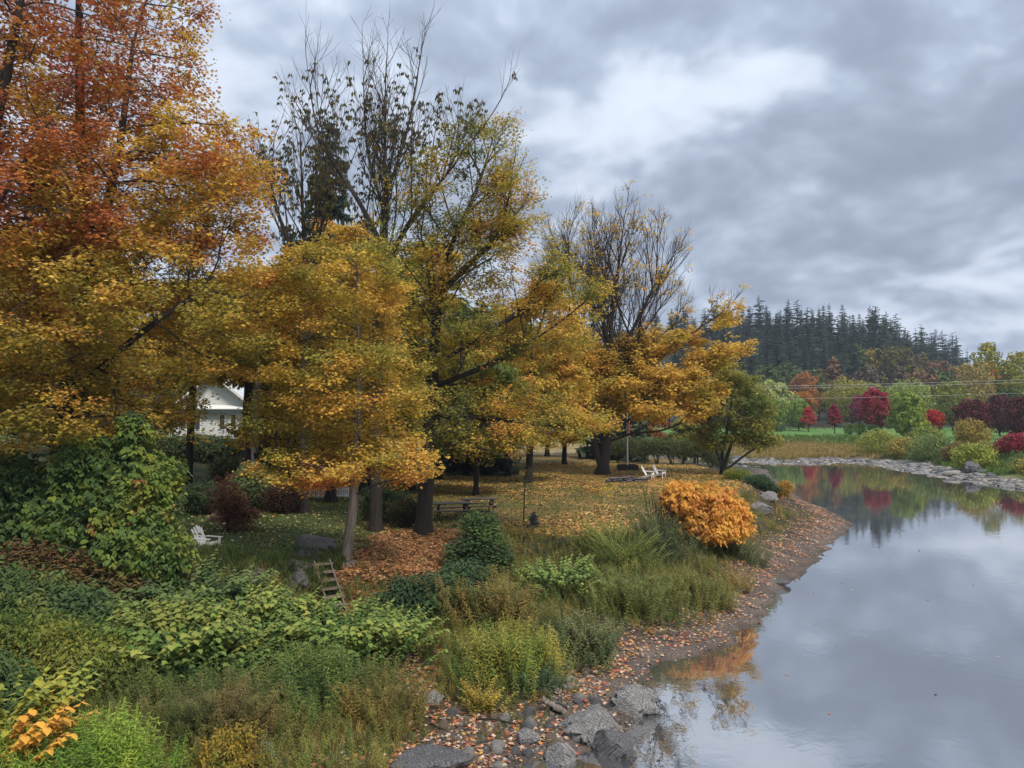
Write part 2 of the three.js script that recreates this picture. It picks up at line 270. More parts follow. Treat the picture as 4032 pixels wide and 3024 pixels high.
function limbMeshes(N, thr, flare = 0.5) {
  const make = () => ({ p: [], n: [], u: [], i: [] }), out = [make(), make()], starts = [0];
  const ringTo = (o, c, r, T, S, sides, v) => {
    const b = o.p.length / 3, B = new THREE.Vector3().crossVectors(T, S);
    for (let k = 0; k <= sides; k++) { const a = (k / sides) * 6.2832, cx = Math.cos(a), sx = Math.sin(a), nx = S.x * cx + B.x * sx, ny = S.y * cx + B.y * sx, nz = S.z * cx + B.z * sx; o.p.push(c.x + nx * r, c.y + ny * r, c.z + nz * r); o.n.push(nx, ny, nz); o.u.push((k / sides) * Math.max(1, Math.round(r * 6)), v); }
    return b;
  };
  while (starts.length) {
    let i = starts.pop(); const chain = []; if (N[i].p >= 0) chain.push({ ...N[N[i].p], r: N[i].r });
    for (;;) { const n = N[i]; chain.push(n); if (!n.k.length) break; let b = n.k[0]; for (const k of n.k) if (N[k].r > N[b].r) b = k; for (const k of n.k) if (k !== b) starts.push(k); i = b; }
    if (chain.length < 2) continue;
    let S = null, prev = -1, which = -1, sides = 0, v = 0;
    for (let j = 0; j < chain.length; j++) {
      const a = chain[Math.max(0, j - 1)], c = chain[j], d = chain[Math.min(chain.length - 1, j + 1)], T = new THREE.Vector3(d.x - a.x, d.y - a.y, d.z - a.z).normalize();
      if (!S) { S = Math.abs(T.y) > 0.9 ? new THREE.Vector3(1, 0, 0) : new THREE.Vector3(0, 1, 0); }
      S.addScaledVector(T, -S.dot(T)); if (S.lengthSq() < 1e-6) S.set(T.y, T.z, T.x).addScaledVector(T, -T.dot(new THREE.Vector3(T.y, T.z, T.x))); S.normalize();
      let r = c.r * (j === chain.length - 1 && c.r < 0.05 ? 0.5 : 1); if (c.y < 1.6 && thr < 1) r *= 1 + flare * Math.exp(-Math.max(0, c.y) / 0.35);
      const w = c.r >= thr ? 0 : 1, sd = c.r > 0.14 ? 10 : c.r > 0.05 ? 6 : c.r > 0.018 ? 4 : 3;
      if (j) v += Math.hypot(c.x - a.x, c.y - a.y, c.z - a.z);
      if (prev >= 0 && (w !== which || sd !== sides)) { const pc = chain[j - 1]; sides = sd; which = w; prev = ringTo(out[w], pc, Math.max(r, pc.r * 0.98), T, S, sd, v * 0.5); }
      which = w; sides = sd; const o = out[w], b = ringTo(o, c, r, T, S, sd, v * 0.5);
      if (prev >= 0) for (let k = 0; k < sd; k++) { const q = prev + k, s = b + k; o.i.push(q, q + 1, s, q + 1, s + 1, s); }
      prev = b;
    }
  }
  return out.map((o) => { const g = new THREE.BufferGeometry(); g.setAttribute('position', new THREE.Float32BufferAttribute(o.p, 3)); g.setAttribute('normal', new THREE.Float32BufferAttribute(o.n, 3)); g.setAttribute('uv', new THREE.Float32BufferAttribute(o.u, 2)); g.setIndex(o.i); return g; });
}
function tree(o) {
  const [x, z] = o.at, y = H(x, z) - 0.06, t = thing(o.name ?? 'maple_tree', o.label, o.category ?? 'tree', [x, y, z], 0, o.group), r = rnd(o.seed * 7 + 1);
  const N = grow(o); farthest(N);
  if (o.twigs) { addTwigs(N, { seed: o.seed + 5, ...o.twigs }); for (const n of N) delete n.d; farthest(N); }
  thicken(N, o.R, o.tip ?? 0.008, o.e);
  const [tg, bg] = limbMeshes(N, o.thr ?? 0.09, o.flare);
  if (tg.index.count) part('trunk', tg, o.bark ?? M.bark, t);
  if (bg.index.count) part('branches', bg, o.twigBark ?? M.twig, t);
  const L = o.leaf, P = [];
  if (L) {
    const cand = N.filter((n) => n.far <= (L.far ?? 3) && n.y > (L.minY ?? 1));
    for (const n of cand) n.q = L.where ? L.where(n.x, n.y, n.z) : 1;
    const per = L.total / cand.reduce((s, n) => s + n.q, 1e-6);
    for (const n of cand) {
      const k = per * n.q, count = Math.floor(k) + (r() < k % 1 ? 1 : 0);
      for (let i = 0; i < count; i++) {
        const s = L.spread, px = n.x + (r() + r() - 1) * s, py = n.y + (r() + r() - 1) * s * 0.6, pz = n.z + (r() + r() - 1) * s;
        P.push([px, py, pz, r() * 6.283, (r() + r() - 1) * (L.tilt ?? 0.7), (r() + r() - 1) * (L.tilt ?? 0.7), lerp(L.size[0], L.size[1], r()), vary(o.color(px, py, pz, r), r, o.vary ?? 0.22)]);
      }
    }
    scatter('crown', L.geo, L.mat ?? M.leaf, P, t);
  }
  return t;
}

// ---------------------------------------------------------------- the ground: one sheet out past the hill
{
  const line = (spans) => { const a = []; for (const [from, to, step] of spans) for (let v = from; v < to - 1e-6; v += step) a.push(v); a.push(spans[spans.length - 1][1]); return a; };
  const xs = line([[-900, -300, 60], [-300, -100, 20], [-100, -40, 5], [-40, -18, 1.2], [-18, 14, 0.33], [14, 31, 0.34], [31, 60, 0.9], [60, 110, 3], [110, 320, 10], [320, 1400, 90]]);
  const zs = line([[-1400, -700, 70], [-700, -250, 12], [-250, -150, 4], [-150, -85, 1.4], [-85, -42, 0.42], [-42, -12, 0.33], [-12, 40, 4]]);
  const P = [], C = [], U = [], I = [], nx = xs.length;
  const mud = hex('#6f6259'), soil = hex('#4a3d2c'), moss = hex('#4b4a26'), grass = hex('#6f7434'), grassDark = hex('#5a6a34'), tan = hex('#8f7040'), red = hex('#5a3c28'), stone = hex('#66625b'), straw = hex('#9a8752'), rough = hex('#63763a'), bright = hex('#5d8a35'), forest = hex('#2f3122'), bed = hex('#4a4131');
  for (const z of zs) for (const x of xs) {
    const g = land(x, z), n = fbm2(x * 0.22 + 4, z * 0.22, 4), m = fbm2(x * 1.3, z * 1.3 + 9, 3); let c;
    if (g.zone === 0) c = bed;
    else if (g.zone === 1) { c = mixc(soil, moss, ss(-0.1, 0.4, n)); c = mixc(c, red, ss(-7.5, -6.3, x) * ss(0.6, -0.4, x) * ss(-27, -30, z) * 0.9); c = mixc(mud, c, ss(0.9, 2.6, g.s + m * 1.2)); }
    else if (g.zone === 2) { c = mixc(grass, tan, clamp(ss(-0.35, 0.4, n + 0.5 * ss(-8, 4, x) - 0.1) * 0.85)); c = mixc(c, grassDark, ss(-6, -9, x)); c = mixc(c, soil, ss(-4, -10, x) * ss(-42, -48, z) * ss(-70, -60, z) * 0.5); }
    else if (g.zone === 3) { c = mixc(stone, straw, ss(3, 6, g.s + 3 * n)); c = mixc(rough, c, ss(4, 9, g.l + 3 * n)); }
    else c = mixc(bright, forest, ss(-225, -250, z + 8 * n));
    const k = 1 + 0.5 * n + 0.25 * m;
    P.push(x, g.y, z); C.push(c[0] * k, c[1] * k, c[2] * k); U.push(x / 2.6, z / 2.6);
  }
  for (let j = 0; j < zs.length - 1; j++) for (let i = 0; i < nx - 1; i++) { const a = j * nx + i, b = a + 1, c = a + nx, d = c + 1; I.push(a, c, b, b, c, d); }
  const g = new THREE.BufferGeometry();
  g.setAttribute('position', new THREE.Float32BufferAttribute(P, 3)); g.setAttribute('color', new THREE.Float32BufferAttribute(C, 3)); g.setAttribute('uv', new THREE.Float32BufferAttribute(U, 2)); g.setIndex(I); g.computeVertexNormals();
  const m = new THREE.MeshStandardMaterial({ vertexColors: true, map: grainMap, bumpMap: soilBump, bumpScale: 0.06, roughness: 0.95 });
  const o = part('ground', g, m, scene); tag(o, 'leaf strewn river bank, lawns and wooded hillside', 'ground', null, 'structure');
}
// ---------------------------------------------------------------- the river
{
  const t = noiseTexture(512, (u, w) => 0.5 + 0.5 * tor(u, w, 3, 2) + 0.16 * tor(u, w, 11, 7));
  t.repeat.set(60, 60);
  const g = new THREE.PlaneGeometry(700, 700); g.rotateX(-Math.PI / 2);
  const m = new THREE.MeshPhysicalMaterial({ color: new THREE.Color(0.50, 0.51, 0.52), metalness: 0.93, roughness: 0.02, ior: 1.33, bumpMap: t, bumpScale: 0.0016 });
  const o = part('river_water', g, m, scene); o.position.set(120, 0, -80); tag(o, 'still dark river water mirroring trees and cloud', 'river', null, 'structure');
}

// ---------------------------------------------------------------- the big trees on the near bank
const gold = pal('#9c9034', '#bc9e3a', '#cea840', '#d8b44e'), orange = pal('#c48a3c', '#c07e3a', '#b6723a', '#aa6638'), rust = pal('#a05436', '#964836', '#ac6238'), olive = pal('#6a702e', '#868432', '#a29634', '#b8a03a'), green = pal('#3c5227', '#4a6229', '#5d7330', '#6f8236');
const noiseAt = (s, o) => (x, y, z) => fbm3(x * s + o, y * s, z * s - o, 3);
{
  const n = noiseAt(0.28, 3), n1 = noiseAt(1.1, 8);
  tree({
    label: 'tall maple with orange and gold leaves standing among vines on the bank', at: [-15.6, -26.6], seed: 101, R: 0.36, group: null,
    stems: [[[0, 0, 0], [0.1, 4, 0], [0.5, 8.4, 0], [0.75, 12, 0.1], [0.6, 16, 0.2], [0.3, 21, 0]], [[0.5, 8.2, 0], [1.5, 11, 0.6], [2.4, 14.5, 1.0], [2.8, 18, 1]], [[0.2, 5.6, 0], [1.6, 6.9, 0.5], [3.2, 8.2, 0.8], [5, 9.6, 0.6]], [[0.4, 8, 0], [-1.4, 10, 0.8], [-3, 13, 1]]],
    env: [[1.6, 9.0, 0, 6.2, 3.0, 5, 720], [1.8, 13.6, 0, 5.0, 3.6, 4.4, 720], [0.7, 19.2, 0, 4.4, 4.6, 4, 620], [0.3, 5.6, 0.5, 4.6, 1.6, 4.4, 280], [4.8, 12.2, 0, 2.2, 4.2, 2.4, 220]],
    step: 0.42, kill: 0.56, reach: 5, tip: 0.007, thr: 0.1, limit: 7000, twigs: { from: 1, per: 2, len: 0.7, rise: 0.25, spread: 0.9 },
    leaf: { geo: mapleSpray, total: 17500, far: 3, spread: 0.46, size: [0.75, 1.15], where: (x, y, z) => clamp(1.0 - 0.7 * ss(12, 21, y) + 1.5 * n1(x, y, z), 0.03, 1.7) },
    color: (x, y, z, r) => { const t = ss(6, 17, y) * 0.52 + n(x, y, z) * 0.9 + (r() - 0.5) * 0.3 + 0.14 * ss(2, -4, x); return t < 0.38 ? ramp(gold, t / 0.38 + 0.15) : t < 0.95 ? ramp(orange, (t - 0.38) / 0.37) : pick(rust, r); },
  });
  tree({
    label: 'reddish maple leaning in beside the tall orange maple', at: [-18.6, -23.5], seed: 102, R: 0.3,
    stems: [[[0, 0, 0], [0.3, 5, 0], [1.2, 10, 0.2], [2.4, 14, 0], [3.4, 19, 0]], [[0.8, 8, 0], [2.6, 11.5, 0.4], [4.4, 14.5, 0.4]], [[0.4, 5.5, 0], [2.5, 7.6, 1], [4.2, 9, 1.2]]],
    env: [[3, 18, 0, 4, 4, 3.5, 460], [2.6, 12.5, 0, 3.6, 3, 3.4, 420], [1.6, 8.2, 0, 3.6, 2, 3.2, 260]], step: 0.42, kill: 0.62, reach: 5, tip: 0.007, thr: 0.1, twigs: { from: 1, per: 2, len: 0.7, rise: 0.25, spread: 0.9 },
    leaf: { geo: mapleSpray, total: 5600, far: 3, spread: 0.46, size: [0.75, 1.1], where: (x, y, z) => clamp(0.9 - 0.7 * ss(11, 19, y) + 1.3 * n1(x, y, z), 0.03, 1.6) },
    color: (x, y, z, r) => { const t = ss(7, 15, y) * 0.75 + n(x + 20, y, z) * 0.7 + (r() - 0.5) * 0.3; return t < 0.3 ? ramp(gold, t / 0.3 + 0.2) : t < 0.72 ? ramp(orange, (t - 0.3) / 0.42) : pick(rust, r); },
  });
}
{
  const n = noiseAt(0.4, 13), n1 = noiseAt(0.9, 18);
  const t = tree({
    label: 'young maple with bare roots beside the wooden stairs', at: [-6.0, -27.9], seed: 103, R: 0.17, bark: M.barkPale, flare: 0.9,
    stems: [[[0, 0, 0], [0.12, 1, 0], [0.3, 2.6, 0], [0.4, 5.2, 0], [0.42, 8.5, 0], [0.3, 12, 0]], [[0.3, 2.5, 0], [1.2, 3.0, 0.6], [2.4, 3.3, 0.9]], [[0.3, 3.2, 0], [-1.2, 3.7, 0.5], [-2.8, 3.9, 0.8]]],
    env: [[0.2, 3.75, 0.3, 3.4, 0.95, 2.5, 400], [0, 6.6, 0, 3.1, 1.9, 2.6, 560], [-0.4, 10.0, 0, 2.6, 2.3, 2.3, 560], [-2.4, 5.0, 0, 1.7, 1.0, 1.6, 140]],
    step: 0.34, kill: 0.5, reach: 3.5, tip: 0.006, thr: 0.05, twigs: { from: 1, per: 1, len: 0.5, rise: 0.15, spread: 0.9 },
    leaf: { geo: mapleSpray, total: 6900, far: 3, spread: 0.38, size: [0.65, 1.05], minY: 2.2, where: (x, y, z) => clamp(1 + 1.4 * n1(x, y, z), 0.05, 1.7) },
    color: (x, y, z, r) => { const q = n(x, y, z) + (r() - 0.5) * 0.3 + 0.55 * ss(4.6, 3.4, y) * ss(-2.5, -1, x); return q < 0.32 ? ramp([...olive.slice(1), ...gold.slice(1)], q * 1.6 + 0.5) : ramp([gold[3], orange[0], orange[1]], (q - 0.32) * 2); },
  });
  // roots laid bare where the bank has slipped
  const R = rnd(55), rg = [];
  for (let i = 0; i < 11; i++) {
    const a = -0.9 + (i / 10) * 3.6 + (R() - 0.5) * 0.3, l = 0.55 + R() * 0.7, pts = [];
    for (let k = 0; k <= 4; k++) { const s = k / 4; pts.push(new THREE.Vector3(Math.cos(a) * (0.1 + l * s), 0.22 - 0.1 * s - (Math.sin(a) > 0.1 ? 0.75 : 0.3) * s * s + (R() - 0.5) * 0.07, Math.sin(a) * (0.1 + l * s) + (R() - 0.5) * 0.1)); }
    rg.push(new THREE.TubeGeometry(new THREE.CatmullRomCurve3(pts), 8, 0.028 + R() * 0.035, 5));
  }
  part('roots', mergeGeometries(rg), M.barkPale, t);
}
{
  const bare = (at, seed, label, R, stems, env, where) => tree({
    name: 'ash_tree', label, at, seed, R, bark: M.barkGrey, stems, env, step: 0.4, kill: 0.4, reach: 4, tip: 0.0062, thr: 0.07,
    e: 1.6, fan: { from: 10.5, top: 26.5, every: 0.75, seg: 0.36, levels: 3, chance: 0.5, angle: 0.6, open: 0.62, reach: 0.4, rise: 0.08, limit: 9500 },
    leaf: { geo: ashSpray, total: 620, far: 1, spread: 0.12, size: [0.75, 1.25], tilt: 0.3, where }, color: (x, y, z, r) => pick(pal('#4a4a2a', '#5d5a30', '#5a4a30', '#6b5f35'), r),
  });
  const q = noiseAt(0.35, 5);
  bare([-6.1, -34.7], 104, 'very tall bare topped ash behind the young maple', 0.27,
    [[[0, 0, 0], [0, 5.1, 0], [0.06, 9.2, 0], [0.2, 12.1, 0], [0.33, 15, 0], [0.3, 19, 0.1], [0.5, 24.2, 0]], [[0.15, 13, 0], [-0.9, 15, 0.3], [-2.5, 17.6, 0.4], [-3.3, 21.6, 0.2]], [[0.1, 11.4, 0], [1.5, 13.9, 0.3], [3, 15.8, 0.5], [4.6, 18, 0.4]], [[0.3, 15, 0], [1.2, 18, -0.3], [2.1, 23.2, -0.4]], [[0.3, 14.4, 0], [-0.6, 17.5, -0.6], [-0.9, 23.4, -0.6]]],
    [], (x, y, z) => clamp(0.75 - 0.9 * ss(19, 22, y) + 0.9 * q(x, y, z), 0, 1.3));
  bare([-10.6, -39.5], 105, 'lower half bare ash behind the spruce', 0.24,
    [[[0, 0, 0], [0, 6, 0], [0, 11, 0], [-0.2, 15, 0], [-0.4, 19.6, 0]], [[0, 12, 0], [-1.3, 15, 0.2], [-2.2, 18.5, 0.1]], [[0, 12.5, 0], [0.9, 15.5, 0], [1.0, 18.6, 0]]],
    [], (x, y, z) => clamp(1.1 + 0.9 * q(x, y, z) - 0.8 * ss(17, 20, y), 0, 1.6));
}
{
  const n = noiseAt(0.35, 23), n1 = noiseAt(0.8, 28);
  tree({
    label: 'spreading olive and gold maple beside the picnic tables', at: [-3.9, -34.1], seed: 106, R: 0.33,
    stems: [[[0, 0, 0], [0.26, 4.3, 0], [0.46, 8.1, 0], [0.7, 10.8, 0], [1.3, 13, 0], [2.3, 15.2, 0], [3.0, 17.4, 0]], [[0.4, 6.4, 0], [2.2, 7.1, 0.4], [4, 7.9, 0.6], [6.2, 9.4, 0.5]], [[0.5, 8.6, 0], [0.3, 11, 0.5], [-0.2, 13.6, 0.5]], [[0.7, 10.6, 0], [2.8, 12.6, 0.5], [4.6, 14.6, 0.6]], [[0.3, 4.4, 0], [1.4, 4.5, 0.8], [2.9, 4.7, 1.2]], [[0.3, 4.0, 0], [2.8, 3.7, 1.2], [5.4, 2.7, 1.5], [7.4, 2.2, 1.4]], [[0.4, 5.2, 0], [3.2, 5.0, 0.9], [6.4, 4.6, 1.2]], [[0.5, 7.4, 0], [3.2, 9.0, 1.0], [6.4, 11.4, 1.0]]],
    fan: { from: 4, every: 0.55, seg: 0.4, levels: 3, chance: 0.45, angle: 0.62, open: 0.85, rise: 0.03, limit: 7000, len: (n) => (n.y > 14 ? 2.2 : n.y > 10 ? 3.0 : 2.6) }, env: [[2.3, 13.2, 0, 3.7, 3.0, 3.2, 110], [4.1, 9.4, 0, 3.7, 2.3, 3.1, 120], [3.1, 5.0, 0.3, 3.9, 1.6, 3.2, 240], [-0.3, 9.4, 0, 2.1, 3, 2.2, 130]],
    step: 0.42, kill: 0.58, reach: 4, tip: 0.0085, thr: 0.1, twigs: { from: 1, per: 2, len: 0.6, rise: 0.2, spread: 0.9 },
    leaf: { geo: mapleSpray, total: 9800, far: 3, spread: 0.42, size: [0.65, 1.05], where: (x, y, z) => clamp(1.05 - 0.55 * ss(10, 17, y) + 1.4 * n1(x, y, z), 0.04, 1.6) },
    color: (x, y, z, r) => { const q = 0.45 + n(x, y, z) * 0.9 + (r() - 0.5) * 0.35 + 0.2 * ss(1, 5, x); return ramp([green[2], ...olive, gold[2], orange[0]], q); },
  });
}
{
  const n = noiseAt(0.25, 33), n1 = noiseAt(0.7, 38);
  tree({
    label: 'broad many stemmed maple with bare top, gold below, by the flagpole', at: [7.3, -62.6], seed: 107, R: 0.5, bark: M.barkGrey, e: 1.6,
    stems: [[[0, 0, 0], [0.56, 4.7, 0], [0.67, 9.1, 0], [0.95, 14, 0], [1.5, 17.6, 0], [1.9, 21, 0]], [[0, 0.3, 0], [-1.1, 4.7, 0.3], [-1.5, 9.1, 0.3], [-2.3, 14.4, 0.3], [-2.8, 19, 0]], [[0.5, 2.7, 0], [2.4, 3.4, 1], [4.4, 3.6, 1.3], [6.6, 4.4, 1.3]], [[0.6, 5.6, 0], [3, 8.0, 0.8], [5.6, 10.2, 0.8], [8.2, 12.2, 0.6]], [[0.6, 8, 0], [2.6, 12, 0.3], [4.6, 16, 0.2]], [[0.6, 9, 0], [0.1, 13, -0.4], [-0.4, 18.5, -0.4]], [[0.5, 5, 0], [4, 6.4, 1], [8.8, 8.2, 1]], [[0.6, 7.2, 0], [3.6, 10.2, -0.6], [6.6, 12.8, -0.8]], [[0.6, 6.2, 0], [4, 9.2, -1.4], [7.6, 11, -1.8]], [[0.5, 4, 0], [4.4, 5.0, -1.2], [8.2, 5.6, -1.6]], [[-0.9, 4, 0.3], [-3, 6, 1], [-5, 7, 1]]],
    fan: { from: 3.2, top: 26.5, every: 0.62, seg: 0.5, levels: 3, chance: 0.5, angle: 0.5, open: 0.66, reach: 0.46, rise: 0.05, limit: 14000, only: (n) => n.x < 3.2 || n.y > 3, len: (n) => (n.x > 3.0 && n.y < 14 ? 3.6 : n.y < 8.5 ? 4.5 : (26.5 - n.y) * 0.46) }, env: [[6.6, 7.4, 0.3, 4.2, 3.2, 4, 160], [9.0, 6.6, 0.3, 2.3, 2.8, 2.6, 90], [-2.6, 7.6, 0, 3.4, 4.6, 4, 160]],
    step: 0.46, kill: 0.46, reach: 6, up: 0.25, tip: 0.007, thr: 0.14, limit: 11000, twigs: { from: 2, per: 2, len: 0.7, rise: 0.3, spread: 0.8 },
    leaf: { geo: spray(mapleLeaf, 8, 0.34, 0.15, 0.19, 41), total: 11500, far: 2, spread: 0.55, size: [0.75, 1.2], where: (x, y, z) => clamp(1.1 + 1.2 * n1(x, y, z) - 1.5 * ss(8, 13.5, y - 0.32 * Math.max(0, x - 3)), 0.015, 1.6) },
    color: (x, y, z, r) => ramp([olive[2], gold[1], gold[2], gold[3], orange[0]], 0.45 + n(x, y, z) * 0.8 + (r() - 0.5) * 0.4 - 0.2 * ss(0, -4, x)),
  });
  tree({
    name: 'riverside_tree', label: 'small olive leaved tree leaning over the water below the lawn', at: [18.0, -65.4], seed: 108, R: 0.34,
    stems: [[[0, 0, 0], [-0.2, 2, 0], [0.2, 3.6, 0], [0.6, 6, 0]], [[0, 0.3, 0], [-0.8, 2.2, 0.3], [-1.4, 4.4, 0.3]], [[0, 0.4, 0], [1.6, 1.8, 0.6], [3.4, 3.0, 0.8], [4.2, 3.3, 0.8]], [[0, 1, 0], [0.9, 3.4, -0.3], [1.6, 6, -0.3]]],
    env: [[0.9, 5.6, 0, 3.5, 3.0, 3, 460], [2.8, 3.4, 0.5, 2, 1.3, 1.7, 140], [-1, 3.2, 0, 2, 1.2, 1.8, 120], [0.4, 8, 0, 2, 1.6, 2, 120]], step: 0.45, kill: 0.62, reach: 4, tip: 0.009, thr: 0.1,
    leaf: { geo: spray(ovalLeaf, 7, 0.3, 0.14, 0.22, 43), total: 3000, far: 3, spread: 0.55, size: [0.8, 1.3], where: (x, y, z) => clamp(0.9 + 1.6 * n1(x, y, z), 0.02, 1.8) },
    color: (x, y, z, r) => ramp([green[1], olive[0], olive[1], olive[2]], 0.5 + n(x, y, z) * 0.8 + (r() - 0.5) * 0.4 + 0.4 * ss(6.5, 9, y)),
  });
}
// ---------------------------------------------------------------- trees behind them, round the house
function backTree(at, seed, label, [h, w, base], cols, o = {}) {
  const n = noiseAt(0.3, seed), [x, z] = at, c = (base + h) / 2;
  return tree({
    name: 'broadleaf_tree', label, at, seed, R: h * 0.017, group: o.group ?? 'trees behind the lawn', bark: o.bark ?? M.bark,
    stems: [[[0, 0, 0], [0.1, h * 0.3, 0], [0.2, h * 0.62, 0], [0.1, h * 0.92, 0]]],
    env: [[0, lerp(base, h, 0.36), 0, w, (h - base) * 0.36, w * 0.85, 300], [0.2 * w, lerp(base, h, 0.72), 0, w * 0.7, (h - base) * 0.28, w * 0.65, 200]],
    step: o.step ?? 0.62, kill: o.kill ?? 0.85, reach: 6, tip: 0.011, thr: 0.1,
    leaf: { geo: o.geo ?? backSpray, total: o.total ?? 3400, far: 4, spread: o.spread ?? 0.7, size: [0.8, 1.3], where: (a, b, d) => clamp(1.05 + 1.3 * n(a * 2, b * 2, d * 2) - (o.thin ?? 0), 0.08, 1.7) },
    color: (a, b, d, r) => ramp(cols, 0.5 + n(a, b, d) * 0.9 + (r() - 0.5) * 0.35),
  });
}
const backSpray = spray(mapleLeaf, 8, 0.36, 0.18, 0.21, 42);
const yellowMix = [olive[1], olive[2], gold[1], gold[2], gold[3]], greenMix = [green[0], green[1], green[2], olive[1]], orangeMix = [gold[1], gold[3], orange[0], orange[1]];
backTree([-10.2, -43.5], 121, 'gold maple crowding behind the tall ash', [16.5, 4.2, 2.6], [...yellowMix, orange[0]]);
backTree([-15.6, -45], 122, 'yellow maple standing in front of the white house gable', [14, 3.6, 6.5], yellowMix, { thin: 0.25 });
backTree([-24.5, -42], 123, 'wide gold maple behind the tall orange maple', [15, 5, 3], [...yellowMix, orange[0]]);
backTree([-33, -46], 124, 'yellow green maple far back behind the vines', [16, 5.5, 3], yellowMix);
backTree([1.2, -55], 125, 'gold maple between the picnic tables and the bare topped maple', [14.5, 4.6, 2.4], [olive[2], gold[1], gold[3], orange[0]]);
backTree([-5.5, -58], 126, 'dusky green tree behind the gold maples', [14, 4.6, 2.2], greenMix);
backTree([-2.2, -47], 127, 'olive tree showing low behind the picnic tables', [9, 3.4, 2], [green[1], green[2], olive[1], olive[2]]);
backTree([-19, -62], 128, 'tree turning yellow beside the white house', [17, 4.4, 5], [green[2], olive[1], olive[2], gold[1]]);
backTree([-37, -66], 129, 'dull green tree on the far side of the white house', [16, 5, 3], greenMix);
backTree([14.5, -92], 130, 'rust coloured tree at the back of the lawn', [9, 4, 1.6], [rust[0], rust[1], orange[2], olive[1]]);
backTree([4, -88], 131, 'dark green tree at the back of the lawn', [15, 5.5, 1.6], greenMix);
backTree([22, -98], 132, 'olive bush like tree by the riffle', [6, 3.4, 0.8], [green[1], olive[0], olive[1], olive[2]]);
backTree([-29, -37], 135, 'orange tinged gold maple behind the red maple', [15, 4.6, 2.5], orangeMix);
backTree([-20.5, -49], 136, 'slender gold maple covering one side of the cottage', [13.5, 3.2, 7.5], yellowMix);
backTree([-32, -58], 137, 'deep gold maple before the cottage chimney', [15, 4.2, 4], yellowMix);
backTree([-6.6, -50], 138, 'tall yellow maple deep between the ash and olive maple', [17, 4.4, 3], [olive[1], olive[2], gold[1], gold[2]]);
backTree([-1.6, -70], 139, 'olive gold tree beyond the deep spruce', [15, 5, 2], [olive[0], olive[1], olive[2], gold[1]]);
backTree([5, -74], 140, 'gold tree behind the bare topped maple', [13, 4.6, 1.8], [olive[1], gold[1], gold[2]]);
backTree([10.5, -97], 141, 'rusty tree between the dark green tree and the river', [10, 4.2, 1.2], [rust[0], orange[2], olive[1], olive[2]]);
backTree([-12, -70], 142, 'green gold tree far behind the spruces', [18, 5.2, 2], [green[1], green[2], olive[1], olive[2]]);
backTree([-44, -56], 143, 'gold green tree at the far end of the vines', [17, 6, 2], yellowMix);
backTree([-8, -92], 144, 'dark green tree along the back of the garden', [16, 6, 1.5], greenMix);
backTree([-22, -98], 145, 'olive tree along the back of the garden', [17, 6, 1.5], [green[1], olive[0], olive[1], olive[2]]);
backTree([-38, -94], 146, 'yellow olive tree along the back of the garden', [18, 6.5, 1.5], [olive[0], olive[1], olive[2], gold[1]]);
{
  const birch = (at, seed, label, h) => backTree(at, seed, label, [h, 2.2, h * 0.45], [olive[0], olive[1], olive[2], gold[1]], { bark: M.birch, thin: 0.35, geo: ovalSpray, total: 1500 });
  birch([-16.7, -50], 133, 'white barked birch between the house and the lawn', 14);
  birch([-13.6, -53], 134, 'slimmer birch beyond the white barked birch', 12);
}

